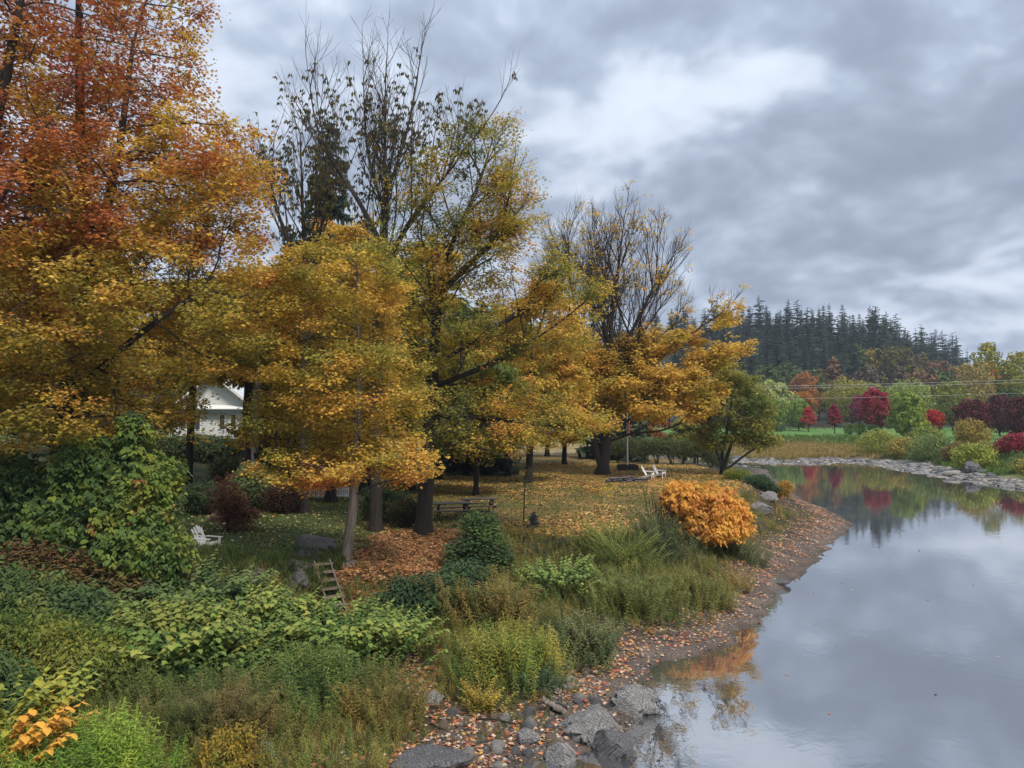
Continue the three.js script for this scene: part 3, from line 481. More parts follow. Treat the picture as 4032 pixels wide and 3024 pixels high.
// ---------------------------------------------------------------- conifers
function coniferParts(h, w, seed, { droop = 0.25, bare = 0.06, whorls = 24, arms = 9, fine = 1, ragged = 0.35, full = 1 } = {}) {
  const r = rnd(seed), P = [], C = [], I = [];
  const tri = (a, b, c, col) => { const k = P.length / 3; for (const v of [a, b, c]) { P.push(...v); C.push(...col); } I.push(k, k + 1, k + 2); };
  for (let i = 0; i < whorls; i++) {
    const t = (i + r() * 0.7) / whorls, y1 = h * lerp(bare, 0.985, t), L0 = w * Math.pow(1 - t, 0.72) * (0.78 + ragged * (r() - 0.35)) + 0.018 * h, na = Math.max(4, Math.round(arms * (1 - 0.4 * t)));
    for (let a = 0; a < na; a++) {
      const y = y1 + (r() - 0.5) * (h / whorls) * 1.5, an = ((a + r() * 0.9) / na) * 6.283, L = L0 * (0.7 + 0.5 * r()), cx = Math.cos(an), cz = Math.sin(an), dr = droop * (0.5 + r()) - 0.12 * t, k = 0.7 + 0.6 * r(), col = [k, k, k];
      const at = (s, side, dy = 0) => [cx * s * L - cz * side, y - dr * s * L * (1.2 - 0.5 * s) + dy, cz * s * L + cx * side];
      const segs = fine > 1 ? 5 : 3, hang = 0.16 * L * (0.4 + droop) * full;
      for (let s = 0; s < segs; s++) {
        const s0 = s / segs, s1 = (s + 1.15) / segs, wd = full * L * (0.46 - 0.3 * s0) * (0.6 + 0.7 * r()), sg = 0.1 + 0.2 * r();
        tri(at(s0, 0), at(s1, wd, -hang * (0.5 + r())), at(s0 + sg + 0.12, 0.1 * wd, 0.02 * L), col);
        tri(at(s0, 0), at(s0 + sg + 0.12, -0.1 * wd, 0.02 * L), at(s1, -wd, -hang * (0.5 + r())), col);
        tri(at(s0, wd * 0.25), at(s0 + 0.22, wd * 0.1, -hang * 1.6 - 0.03 * h * r()), at(s0 + 0.3, -wd * 0.2), col);
        if (fine > 1) { tri(at(s0, 0), at(s0 + 0.15, wd * 0.8, -hang * 1.5), at(s1, wd * 0.3, -0.02 * L), col); tri(at(s0, 0), at(s1, -wd * 0.3, -0.02 * L), at(s0 + 0.15, -wd * 0.8, -hang * 1.5), col); }
      }
      tri(at(0.75, L * 0.07), at(1.1, 0), at(0.75, -L * 0.07), col);
    }
  }
  const g = new THREE.BufferGeometry(); g.setAttribute('position', new THREE.Float32BufferAttribute(P, 3)); g.setAttribute('color', new THREE.Float32BufferAttribute(C, 3)); g.setIndex(I); g.computeVertexNormals();
  const tk = new THREE.CylinderGeometry(h * 0.0012, h * 0.011, h * 0.98, 7, 6); tk.translate(0, h * 0.49, 0);
  return [tk, g];
}
const needle = (h) => new THREE.MeshPhysicalMaterial({ color: new THREE.Color(h), vertexColors: true, roughness: 1, specularIntensity: 0.3, transmission: 0.12, thickness: 0, side: THREE.DoubleSide });
const needles = ['#3a4a3c', '#435648', '#4a5842', '#34453c'].map(needle);
function conifer(at, parts, mat, label, group, turn = 0, s = 1) {
  const t = thing('spruce_tree', label, 'tree', [at[0], H(...at) - 0.2, at[1]], turn, group); t.scale.setScalar(s);
  part('trunk', parts[0], M.bark, t); part('crown', parts[1], mat, t);
  return t;
}
conifer([-12.1, -50.5], coniferParts(25, 3.7, 201, { whorls: 48, arms: 11, fine: 2, droop: 0.5, full: 0.6 }), needles[0], 'dark spruce rising behind the bare ash', 'spruces by the house');
conifer([-15.8, -55], coniferParts(18.5, 3.8, 202, { whorls: 40, arms: 11, fine: 2, droop: 0.6, full: 0.7 }), needles[1], 'drooping spruce between the birches and the house', 'spruces by the house');
conifer([-2.5, -64], coniferParts(15, 3.8, 203, { whorls: 34, arms: 11, fine: 2, droop: 0.5 }), needles[0], 'dark spruce deep behind the picnic tables', 'spruces by the house');
conifer([11.5, -84], coniferParts(12.5, 4, 204, { whorls: 30, arms: 11, fine: 2, droop: 0.4 }), needles[2], 'spruce at the back of the flagpole lawn', 'spruces by the house');

// ---------------------------------------------------------------- trees and shrubs across the river, and the wooded hill
const tint = new THREE.MeshPhysicalMaterial({ color: 0xffffff, vertexColors: true, roughness: 1, specularIntensity: 0.3, transmission: 0.3, thickness: 0, side: THREE.DoubleSide });
// a crown of many small leaf patches lying on lumps; h tall, w half-wide, leaves from base up
function crownGeometry(h, w, base, col, seed, { faces = 2200, size = 0.42, shape = 'oval', lumps = 32, loose = 0.45 } = {}) {
  const r = rnd(seed), P = [], C = [], I = [], L = [], c = (h + base) / 2, hy = (h - base) / 2, nz = noiseAt(1.4 / w, seed);
  for (let i = 0; i < lumps; i++) {
    const u = (i + 0.5) / lumps * 2 - 1, a = i * 2.4 + r(); let q = Math.sqrt(1 - u * u);
    if (shape === 'spread') q = Math.pow(clamp((u + 1.1) / 1.5), 0.5) * Math.sqrt(clamp((1.04 - u) / 0.5));
    if (shape === 'flame') q = Math.pow(clamp((1.02 - u) / 2), 0.75) * 1.25 * ss(-1.1, -0.6, u);
    q = clamp(q, 0.08, 1.15);
    const k = 0.5 + 0.45 * r(), R = w * (0.24 + 0.22 * r()) * (0.6 + 0.4 * q);
    L.push([Math.cos(a) * q * w * k, c + u * hy * 0.86, Math.sin(a) * q * w * k, R]);
  }
  for (let i = 0; i < faces; i++) {
    const [lx, ly, lz, R] = L[Math.floor(r() * lumps)], u = r() * 2 - 1, a = r() * 6.283, q = Math.sqrt(1 - u * u), d = R * (1 - loose * r() * r() + loose * 0.6 * r());
    let nx = q * Math.cos(a), ny = u * 0.8 + 0.15, nzz = q * Math.sin(a);
    const x = lx + nx * d, y = ly + u * d * 0.75, z = lz + nzz * d;
    nx += (r() - 0.5) * 1.1; ny += (r() - 0.5) * 1.1; nzz += (r() - 0.5) * 1.1;
    const N = new THREE.Vector3(nx, ny, nzz).normalize(), S = new THREE.Vector3(r() - 0.5, (shape === 'willow' ? -3 : 0) + (r() - 0.5), r() - 0.5).cross(N).normalize(), T = new THREE.Vector3().crossVectors(N, S), s = size * (0.5 + r()), k = P.length / 3, cl = vary(col(x / w, (y - base) / (h - base), z / w, r, nz(x, y, z)), r, 0.25), st = shape === 'willow' ? 1.9 : 1;
    const pt = (e, f) => { P.push(x + S.x * e * s + T.x * f * s * st, y + S.y * e * s + T.y * f * s * st, z + S.z * e * s + T.z * f * s * st); C.push(cl[0], cl[1], cl[2]); };
    pt(-0.5, -0.1 * r()); pt(-0.1, -0.5); pt(0.5, 0.1 * r()); pt(0.1 * r(), 0.55);
    I.push(k, k + 1, k + 2, k, k + 2, k + 3);
  }
  const g = new THREE.BufferGeometry(); g.setAttribute('position', new THREE.Float32BufferAttribute(P, 3)); g.setAttribute('color', new THREE.Float32BufferAttribute(C, 3)); g.setIndex(I); g.computeVertexNormals();
  return g;
}
function trunkGeometry(h, base, w, seed, { R = h * 0.02, forks = 5, lean = 0 } = {}) {
  const r = rnd(seed), gs = [], tube = (pts, a, b) => { const t = new THREE.TubeGeometry(new THREE.CatmullRomCurve3(pts.map((p) => new THREE.Vector3(...p))), 7, 1, 6), p = t.attributes.position, cv = new THREE.CatmullRomCurve3(pts.map((q) => new THREE.Vector3(...q))); for (let i = 0; i < p.count; i++) { const s = Math.floor(i / 7) / 7, c = cv.getPointAt(clamp(s)); p.setXYZ(i, c.x + (p.getX(i) - c.x) * lerp(a, b, s), c.y + (p.getY(i) - c.y) * lerp(a, b, s), c.z + (p.getZ(i) - c.z) * lerp(a, b, s)); } gs.push(t); };
  const y0 = Math.max(0.5, base * 0.9);
  tube([[0, 0, 0], [lean * 0.3, y0 * 0.5, 0], [lean, y0, 0], [lean * 1.2, h * 0.75, 0]], R, R * 0.25);
  for (let i = 0; i < forks; i++) { const a = (i / forks) * 6.283 + r(), l = w * (0.5 + 0.3 * r()); tube([[lean * 0.9, y0 * (0.75 + 0.2 * r()), 0], [lean + Math.cos(a) * l * 0.4, y0 + (h - y0) * 0.22, Math.sin(a) * l * 0.4], [lean + Math.cos(a) * l, y0 + (h - y0) * (0.4 + 0.25 * r()), Math.sin(a) * l]], R * 0.55, R * 0.12); }
  return mergeGeometries(gs);
}
function farTree(name, label, [x, z], [h, w, base], col, o = {}) {
  const t = thing(name, label, o.category ?? 'tree', [x, H(x, z) - 0.1, z], 0, o.group), seed = o.seed ?? Math.floor(Math.abs(x * 37 + z * 11));
  if (o.trunk !== false) part('trunk', trunkGeometry(h, base, w, seed + 1, o.limbs), o.bark ?? M.bark, t);
  part('crown', crownGeometry(h, w, base, col, seed, o), tint, t);
  return t;
}
const two = (a, b, k = 0.5) => (x, y, z, r, n) => mixc(hex(a), hex(b), clamp(k + n * 0.9 + (r() - 0.5) * 0.35));
const redMaple = (top, low, lowest) => (x, y, z, r, n) => { const t = y + n * 0.5 + (r() - 0.5) * 0.25; return t > 0.6 ? vary(hex(top), r, 0.2) : t > 0.3 ? mixc(hex(low), hex(top), (t - 0.3) / 0.3) : mixc(hex(lowest), hex(low), clamp(t / 0.3)); };
const lg = 'trees on the far lawn';
farTree('red_maple', 'little red maple closest to the pale willow', [71.8, -186.6], [6.4, 1.7, 1.5], redMaple('#b0343e', '#a04236', '#7c5836'), { group: lg, shape: 'flame', size: 0.3, faces: 2000 });
farTree('red_maple', 'little magenta maple in front of the wide yellow green tree', [70.7, -169], [6.6, 1.6, 1.8], redMaple('#8c2440', '#883238', '#6c5a34'), { group: lg, shape: 'flame', size: 0.3, faces: 1900 });
farTree('red_maple', 'largest crimson maple with rusty lower leaves on the far lawn', [74.7, -158], [9.8, 3.1, 1.5], redMaple('#942c40', '#864038', '#6a4636'), { group: lg, size: 0.36, faces: 4200, lumps: 34, limbs: { R: 0.17 } });
farTree('red_maple', 'small scarlet maple beside the maroon maples', [79.4, -145], [5.4, 1.7, 0.9], redMaple('#b43a34', '#a43e32', '#7c4030'), { group: lg, size: 0.28, faces: 2000 });
farTree('maroon_maple', 'round maroon maple beside the small scarlet maple', [84, -141], [7.2, 3.3, 0.8], two('#52292c', '#6a3236'), { group: lg, size: 0.33, faces: 3800, lumps: 30 });
farTree('maroon_maple', 'maroon maple half hidden behind the two others', [98, -155], [8.4, 3.2, 0.8], two('#4c282a', '#5c3032'), { group: lg, size: 0.36, faces: 2600 });
farTree('maroon_maple', 'dark brown maroon maple above the crimson shrub', [89, -133], [7.6, 4.0, 0.6], two('#4c2a2a', '#5c3430'), { group: lg, size: 0.34, faces: 4200, lumps: 32 });
farTree('weeping_willow', 'pale green weeping willow on the far lawn', [72, -214], [13.5, 6.2, 0.8], two('#7f8a48', '#a3ab62'), { group: lg, shape: 'willow', size: 0.55, faces: 5200, lumps: 34 });
farTree('green_tree', 'fresh green young tree in front of the willow', [67, -196], [8.2, 2.6, 0.8], two('#5c7a34', '#7d9440'), { group: lg, size: 0.38, faces: 2200 });
farTree('green_tree', 'fresh green young tree between the willow and little red maple', [74, -199], [8.4, 3.4, 0.8], two('#62803a', '#86983f'), { group: lg, size: 0.4, faces: 2600 });
farTree('orange_tree', 'tall orange brown tree rising behind the little red maple', [92, -243], [17.5, 4.8, 3], two('#8a5a34', '#b07840'), { group: lg, size: 0.5, faces: 3800, lumps: 30 });
farTree('orange_tree', 'lower orange topped tree behind the little red maple', [84, -222], [11, 3.6, 1.2], (x, y, z, r, n) => mixc(hex('#5a5a2c'), hex('#b8742c'), clamp(y * 1.5 - 0.5 + n)), { group: lg, size: 0.45, faces: 2600 });
farTree('spreading_tree', 'wide yellow green tree with a dark leaning forked trunk', [105, -240], [14.5, 9.2, 2.6], two('#7a7a30', '#9c9440'), { group: lg, shape: 'spread', size: 0.5, faces: 6200, lumps: 42, limbs: { R: 0.5, forks: 6, lean: 1.6 } });
farTree('round_tree', 'light green broad tree behind the crimson maple', [122, -238], [14, 8.6, 1.5], two('#7b8a42', '#9ca856'), { group: lg, shape: 'spread', size: 0.5, faces: 5600, lumps: 40 });
farTree('purple_tree', 'purple red tree peeping out behind the crimson maple', [100, -222], [10, 2.6, 2], two('#6a2240', '#8a2c50'), { group: lg, size: 0.42, faces: 1500 });
farTree('green_tree', 'bright yellow green tree rising from the bank shrubs', [70, -137], [9.0, 2.8, 0.4], two('#68803a', '#94a048'), { group: lg, size: 0.36, faces: 4200, lumps: 34, loose: 0.6 });
farTree('green_tree', 'loose yellow green tree between the green and scarlet trees', [73.2, -141], [8.4, 2.4, 0.4], two('#7c8430', '#a8a444'), { group: lg, size: 0.36, faces: 4000, lumps: 30, loose: 0.6 });
farTree('green_tree', 'olive tree behind the small scarlet maple', [112, -196], [13, 4.6, 1], two('#6c7434', '#8f9040'), { group: lg, size: 0.45, faces: 3200 });
farTree('green_tree', 'dark green tree behind the maroon maple', [122, -190], [11, 4.4, 1], two('#33452a', '#56632f'), { group: lg, size: 0.45, faces: 2800 });
farTree('straw_tree', 'pale straw coloured tree above the maroon maple', [125, -208], [19, 4.6, 3], two('#8a7c48', '#a8925a'), { group: lg, size: 0.48, faces: 3200, loose: 0.6 });
farTree('far_birch', 'tall yellow green birch with a white trunk above the maroon maples', [140, -226], [26, 4.6, 7], two('#7e7e2c', '#9c9438'), { group: lg, size: 0.5, faces: 3800, bark: M.birch, limbs: { R: 0.3, forks: 3, lean: -1.2 } });
farTree('far_birch', 'shorter yellow green birch beside the tall white trunked birch', [147, -222], [23, 5, 6], two('#86842e', '#a89c3c'), { group: lg, size: 0.5, faces: 3800, bark: M.birch, limbs: { R: 0.25, forks: 3, lean: 0.6 } });
farTree('orange_tree', 'bright orange tree on the rise above the birches', [170, -275], [23, 5.2, 4], two('#a8602c', '#c07c34'), { group: lg, size: 0.55, faces: 3200 });
farTree('pine_tree', 'bright green pine beside the orange tree on the rise', [180, -272], [24, 6.2, 6], two('#44652c', '#6a8a3c'), { group: lg, size: 0.55, faces: 3400, shape: 'spread' });
// shrubs along the far water's edge
const bg = 'shrubs along the far water edge';
const shrub = (label, at, dims, a, b, o = {}) => farTree('bank_shrub', label, at, dims, two(a, b), { category: 'shrub', group: bg, trunk: false, size: 0.2, faces: 4200, lumps: 46, loose: 0.7, ...o });
shrub('yellow green shrub at the end of the dry grass', [58, -122], [3.6, 3.2, 0], '#7c8436', '#a09c4c');
shrub('straw green shrub next along from the dry grass', [58.6, -115], [3.0, 2.4, 0], '#8a7f3e', '#a39448');
shrub('grey green shrub standing at the stony edge', [58, -107], [3.6, 2.8, 0], '#5f7440', '#869254');
shrub('brownish shrub at the stony edge', [58.4, -101], [2.6, 2.0, 0], '#6a5a3a', '#8a7a44');
shrub('tall straw shrub behind the stony edge', [63, -106], [4.0, 2.4, 0], '#8a7c3c', '#a48c48');
shrub('green shrub behind the grey green shrub', [64, -119], [2.8, 2.6, 0], '#6c7a3a', '#8c9648');
shrub('bright yellow green feathery shrub beside the pale boulder', [54.6, -91.5], [3.1, 2.3, 0], '#7c8634', '#9ca048');
shrub('low mixed shrub below the lawn edge', [59.5, -97], [2.2, 2.2, 0], '#76803c', '#9a9048');
shrub('crimson shrub on the lawn edge', [61.6, -94], [2.2, 2.4, 0], '#7c2a38', '#943640', { name: 1 });
shrub('low straw shrub by the heaped stones', [57.5, -84], [1.5, 2.4, 0], '#8a7f3e', '#a39a50');
shrub('low olive shrub past the heaped stones', [56, -78.5], [1.6, 2.2, 0], '#7a7a3a', '#9c944c');
shrub('small dark round shrub under the crimson maple', [69.8, -149.3], [2.6, 1.4, 0], '#3a5230', '#4f6a38', { faces: 1200 });
shrub('small vase shaped shrub on the far lawn, sparse', [72.2, -160], [2.6, 1.2, 0.2], '#5c7434', '#78883e', { faces: 800 });
shrub('small vase shaped shrub on the far lawn, fuller', [72, -164.4], [2.5, 1.3, 0.2], '#667c38', '#7f8c44', { faces: 900 });
shrub('clipped dark shrub below the green young tree', [66, -190], [2.8, 1.5, 0], '#46603a', '#5c7444', { faces: 1000 });
shrub('second dark shrub below the green young tree', [62, -192], [2.6, 1.4, 0], '#42583a', '#56703e', { faces: 1000 });
// belt of broadleaved trees at the foot of the hill, then the conifers
{
  const r = rnd(77), forms = [[15, 6, 2, 'spread'], [17, 5, 2, 'oval'], [13, 6.5, 1, 'oval'], [18, 4.6, 3, 'flame']].map(([h, w, b, shape], i) => [trunkGeometry(h, b, w, 900 + i), crownGeometry(h, w, b, (x, y, z, q, n) => { const k = 1 + n * 0.7; return [k, k, k]; }, 910 + i, { faces: 1700, size: 0.8, shape, lumps: 30 })]);
  const kinds = [['dull green broadleaf tree at the foot of the wooded hill', '#4c5a34'], ['grey green broadleaf tree at the foot of the wooded hill', '#5c6c50'], ['olive broadleaf tree at the foot of the wooded hill', '#63612f'], ['brown half bare tree at the foot of the wooded hill', '#64564a'], ['orange brown tree at the foot of the wooded hill', '#755a3e'], ['yellow tree at the foot of the wooded hill', '#8c7c34']];
  const mats = kinds.map(([, c]) => new THREE.MeshPhysicalMaterial({ color: new THREE.Color(c), vertexColors: true, roughness: 1, specularIntensity: 0.3, transmission: 0.25, thickness: 0, side: THREE.DoubleSide }));
  const spots = [];
  for (let i = 0; i < 26; i++) spots.push([0.27 + i * 0.0165 + (r() - 0.5) * 0.01, 262 + r() * 50, i]);
  for (let i = 0; i < 16; i++) spots.push([0.45 + i * 0.017, 320 + r() * 45, i + 3]);
  for (let i = 0; i < 20; i++) spots.push([-0.62 + i * 0.045, 200 + r() * 70, i * 2 + 1]);
  for (const [a, d, i] of spots) {
    const k = a < 0.4 ? [0, 1, 0, 2, 0][i % 5] : [3, 2, 4, 0, 5, 3, 2][i % 7], f = forms[Math.floor(r() * 4)], x = a * d, z = -d;
    const t = thing('hill_tree', kinds[k][0], 'tree', [x, H(x, z) - 0.3, z], r() * 6.28, 'broadleaf trees below the wooded hill'); t.scale.setScalar(0.8 + 0.45 * r());
    part('trunk', f[0], M.bark, t); part('crown', f[1], mats[k], t);
  }
  const C = [coniferParts(21, 3.8, 301, { whorls: 22, arms: 9 }), coniferParts(24, 4.4, 302, { whorls: 22, arms: 9, ragged: 0.6 }), coniferParts(18, 3.4, 303, { whorls: 20, arms: 9 }), coniferParts(25, 5.6, 304, { whorls: 14, arms: 9, droop: 0.02, bare: 0.2, ragged: 0.9 }), coniferParts(22, 3.6, 305, { whorls: 22, arms: 8, ragged: 0.7 })];
  for (let row = 0; row < 9; row++) {
    const d = 300 + row * 25, n = row < 2 ? 24 : 29;
    for (let i = 0; i < n; i++) {
      const a = 0.205 + ((i + 0.8 * r()) / n) * (0.395), dd = d + (r() - 0.5) * 22, x = a * dd;
      if (row < 2 && a > 0.47) { r(); continue; }
      if (a > 0.57 - 0.0 * row && r() < 0.75) continue;
      conifer([x, -dd], C[Math.floor(r() * C.length)], needles[Math.floor(r() * 4)], 'dark conifer in the wood covering the far hill', 'conifers on the wooded hill', r() * 6.28, 0.72 + 0.45 * r());
    }
  }
  for (let i = 0; i < 34; i++) { const a = -0.66 + (i + r() * 0.7) * 0.0255, d = 330 + r() * 150; conifer([a * d, -d], C[Math.floor(r() * 5)], needles[Math.floor(r() * 4)], 'dark conifer on the ridge glimpsed behind the maples', 'conifers on the ridge behind the maples', r() * 6.28, 0.85 + 0.4 * r()); }
}
// dry grass on the flat behind the far stones
const blades = (n, h, lean, wd, seed) => { const r = rnd(seed), P = [], I = []; for (let i = 0; i < n; i++) { const a = r() * 6.283, l = lean * (0.3 + r()), hh = h * (0.6 + 0.5 * r()), ox = (r() - 0.5) * 0.25 * h, oz = (r() - 0.5) * 0.25 * h, cx = Math.cos(a), cz = Math.sin(a), k = P.length / 3; P.push(ox - cz * wd, 0, oz + cx * wd, ox + cz * wd, 0, oz - cx * wd, ox + cx * l * 0.35 - cz * wd * 0.8, hh * 0.65, oz + cz * l * 0.35 + cx * wd * 0.8, ox + cx * l * 0.35 + cz * wd * 0.8, hh * 0.65, oz + cz * l * 0.35 - cx * wd * 0.8, ox + cx * l, hh * 0.95, oz + cz * l); I.push(k, k + 1, k + 2, k + 1, k + 3, k + 2, k + 2, k + 3, k + 4); } const g = new THREE.BufferGeometry(); g.setAttribute('position', new THREE.Float32BufferAttribute(P, 3)); g.setIndex(I); g.computeVertexNormals(); return g; };
{
  const r = rnd(81), P = [], g = blades(9, 1, 0.35, 0.035, 82), cs = pal('#a08a54', '#8f7a46', '#b09a62', '#7c7a40');
  for (let i = 0; i < 26000 && P.length < 9000; i++) { const x = 20 + r() * 50, z = -116 - r() * 46, q = land(x, z); if (q.zone !== 3 || q.s < 3.4 + 2 * n2(x * 0.2, z * 0.2) || q.l < 5) continue; P.push([x, q.y, z, r() * 6.28, 0, 0, 0.35 + 0.45 * r(), vary(pick(cs, r), r, 0.2)]); }
  tag(scatter('dry_grass', g, M.herb, P), 'tall straw coloured grass behind the far stones', 'grass');
  const Q = [], cs2 = pal('#5f8038', '#6e8a40', '#7c8a4a', '#54702f');
  for (let i = 0; i < 60000 && Q.length < 7000; i++) { const x = 10 + r() * 75, z = -85 - r() * 95, q = land(x, z); if (q.zone !== 3 || q.l > 7 || q.s < 3) continue; Q.push([x, q.y, z, r() * 6.28, 0, 0, 0.35 + 0.4 * r(), vary(pick(cs2, r), r, 0.2)]); }
  tag(scatter('rough_grass', g, M.herb, Q), 'rough green grass on the slope below the far lawn', 'grass');
}
{ // rail fence at the back of the far lawn
  const x0 = 64, z0 = -203, t = thing('rail_fence', 'brown post and rail fence behind the small trees on the far lawn', 'fence', [x0, H(x0, z0), z0]);
  const m = std(hex('#5c4a3a'));
  for (let i = 0; i <= 9; i++) { const g = new THREE.BoxGeometry(0.16, 1.3, 0.16); g.translate(i * 2.4, 0.65, -0.3 * i); part('post', g, m, t); }
  for (let i = 0; i < 9; i++) for (const h of [0.55, 1.1]) { const g = new THREE.BoxGeometry(2.42, 0.13, 0.07); g.rotateY(0.124); g.translate(i * 2.4 + 1.2, h, -0.3 * i - 0.27); part('rail', g, m, t); }
}
// overhead wires
{
  const wire = (label, a, b, sag, rad) => { const p = []; for (let i = 0; i <= 16; i++) { const t = i / 16; p.push(new THREE.Vector3(lerp(a[0], b[0], t), lerp(a[1], b[1], t) - sag * 4 * t * (1 - t), lerp(a[2], b[2], t))); } tag(part(numbered('overhead_wire'), new THREE.TubeGeometry(new THREE.CatmullRomCurve3(p), 40, rad, 5), wm, scene), label, 'wire', 'wires strung across the river'); };
  const wm = std([0.30, 0.31, 0.31], { roughness: 0.5 });
  wire('upper of the close pair of overhead wires across the hill', [20, 12.3, -150], [140, 15.6, -150], 0.8, 0.035);
  wire('lower of the close pair of overhead wires across the hill', [20, 11.9, -150], [140, 15.0, -150], 0.8, 0.035);
  wire('lowest single overhead wire crossing before the red maples', [20, 9.6, -142], [140, 12.9, -142], 0.7, 0.028);
}

// ---------------------------------------------------------------- garden furniture and other made things
const box = (w, h, d, x = 0, y = 0, z = 0, rx = 0, ry = 0, rz = 0) => { const g = new THREE.BoxGeometry(w, h, d); g.applyMatrix4(new THREE.Matrix4().compose(new THREE.Vector3(x, y, z), new THREE.Quaternion().setFromEuler(new THREE.Euler(rx, ry, rz)), new THREE.Vector3(1, 1, 1))); return g; };
const beam = (a, b, w, t) => { const A = new THREE.Vector3(...a), B = new THREE.Vector3(...b), l = A.distanceTo(B), g = new THREE.BoxGeometry(w, t, l); g.lookAt(B.clone().sub(A)); g.translate((a[0] + b[0]) / 2, (a[1] + b[1]) / 2, (a[2] + b[2]) / 2); return g; };
{
  const makeChair = (at, turn, label) => {     // low garden chair with a fanned slat back; front is +z
    const t = thing('garden_chair', label, 'chair', at, turn, 'white slatted garden chairs');
    for (const s of [-1, 1]) {
      part('leg', box(0.09, 0.54, 0.035, s * 0.3, 0.27, 0.36), M.white, t);
      part('rail', beam([s * 0.265, 0.36, 0.40], [s * 0.265, 0.03, -0.62], 0.028, 0.12), M.white, t);
      part('armrest', box(0.14, 0.025, 0.76, s * 0.33, 0.555, 0.06), M.white, t);
    }
    for (let i = 0; i < 6; i++) part('seat_slat', box(0.52, 0.022, 0.075, 0, 0.425 - i * 0.032, 0.37 - i * 0.092, -0.32), M.white, t);
    for (let i = -2; i <= 2; i++) { const top = 1.0 - Math.abs(i) * 0.06; part('back_slat', beam([i * 0.088, 0.2, -0.12], [i * 0.118, top, -0.50], 0.09, 0.02), M.white, t); }
    part('back_brace', box(0.6, 0.07, 0.03, 0, 0.53, -0.31), M.white, t); part('apron', box(0.56, 0.1, 0.025, 0, 0.37, 0.41), M.white, t);
    return t;
  };
  makeChair([-11.55, H(-11.55, -29.3), -29.3], 1.2, 'white slatted garden chair alone on the lower lawn');
  const y = H(11, -60);
  makeChair([10.5, y, -59.6], 1.15, 'white slatted garden chair on the leaf covered lawn, closer to the golden shrub');
  makeChair([11.6, y, -60.8], 1.0, 'white slatted garden chair on the leaf covered lawn, closer to the flagpole');
}
{
  const table = (at, turn, label) => {
    const t = thing('picnic_table', label, 'picnic table', at, turn, 'weathered picnic tables');
    for (let i = 0; i < 5; i++) part('top_plank', box(1.9, 0.04, 0.14, 0, 0.76, (i - 2) * 0.15), M.weathered, t);
    for (const s of [-1, 1]) { for (const k of [0, 1]) part('bench_plank', box(1.9, 0.04, 0.13, 0, 0.46, s * (0.62 + k * 0.14)), M.weathered, t); }
    for (const e of [-0.65, 0.65]) { for (const s of [-1, 1]) part('leg', beam([e, 0.74, s * 0.22], [e, 0, s * 0.62], 0.045, 0.1), M.darkWood, t); part('cross_beam', box(0.045, 0.1, 1.5, e + 0.05, 0.40, 0), M.darkWood, t); part('top_beam', box(0.045, 0.08, 0.7, e + 0.05, 0.70, 0), M.darkWood, t); }
    return t;
  };
  table([-3.0, H(-3.0, -38.4), -38.4], 0.2, 'weathered picnic table closer to the olive maple trunk');
  table([-1.7, H(-1.7, -39.8), -39.8], 0.25, 'weathered picnic table standing out on the open lawn');
}
{ // open wooden stairs down the bank
  const a = [-6.62, 2.26, -26.95], b = [-5.62, 1.0, -25.15], t = thing('wooden_stairs', 'short open wooden stairs leading down the bank', 'stairs', [b[0], b[1], b[2]], Math.atan2(b[0] - a[0], b[2] - a[2]));
  const run = Math.hypot(b[0] - a[0], b[2] - a[2]), rise = a[1] - b[1];
  for (const s of [-1, 1]) part('stringer', beam([s * 0.27, rise + 0.02, -run], [s * 0.27, -0.12, 0.1], 0.045, 0.24), M.stairWood, t);
  for (let i = 0; i < 6; i++) { const k = (i + 0.35) / 6; part('tread', box(0.72, 0.055, 0.28, 0, rise * (1 - k) + 0.06, -run * (1 - k)), M.stairWood, t); }
}
{ // flagpole in a square bed edged with old timbers
  const x = 10.2, z = -68.2, y = H(x, z), t = thing('flagpole', 'white flagpole with a limp striped flag', 'flagpole', [x, y, z]);
  part('pole', (() => { const g = new THREE.CylinderGeometry(0.045, 0.075, 6.2, 10); g.translate(0, 3.1, 0); return g; })(), M.white, t);
  part('finial', (() => { const g = new THREE.SphereGeometry(0.09, 10, 8); g.translate(0, 6.26, 0); return g; })(), M.white, t);
  const stripes = [std(hex('#b0343c')), std(hex('#d8d4cc')), std(hex('#2f3a5c'))], flag = part('flag', box(0.03, 0.05, 0.05, 0.09, 4.3, 0), stripes[1], t);
  for (let i = 0; i < 9; i++) { const g = new THREE.CylinderGeometry(0.055, 0.07, 1.3 - 0.05 * Math.abs(i - 4), 6); g.translate(0.06 + (i % 3) * 0.075, 3.55 - (i % 2) * 0.06, (Math.floor(i / 3) - 1) * 0.07); part('fold', g, i === 0 ? stripes[2] : stripes[i % 2], flag); }
  const p = thing('planter_bed', 'dark timber edged bed round the flagpole foot', 'planter', [x, y, z + 0.1]);
  for (let c = 0; c < 3; c++) { for (const s of [-1, 1]) { part('timber', box(1.7, 0.15, 0.16, 0, 0.08 + c * 0.155, s * 0.62), M.darkWood, p); part('timber', box(0.16, 0.15, 1.08, s * 0.76, 0.08 + c * 0.155, 0), M.darkWood, p); } }
  part('soil', box(1.35, 0.3, 1.07, 0, 0.22, 0), std(hex('#4a3a28')), p);
}
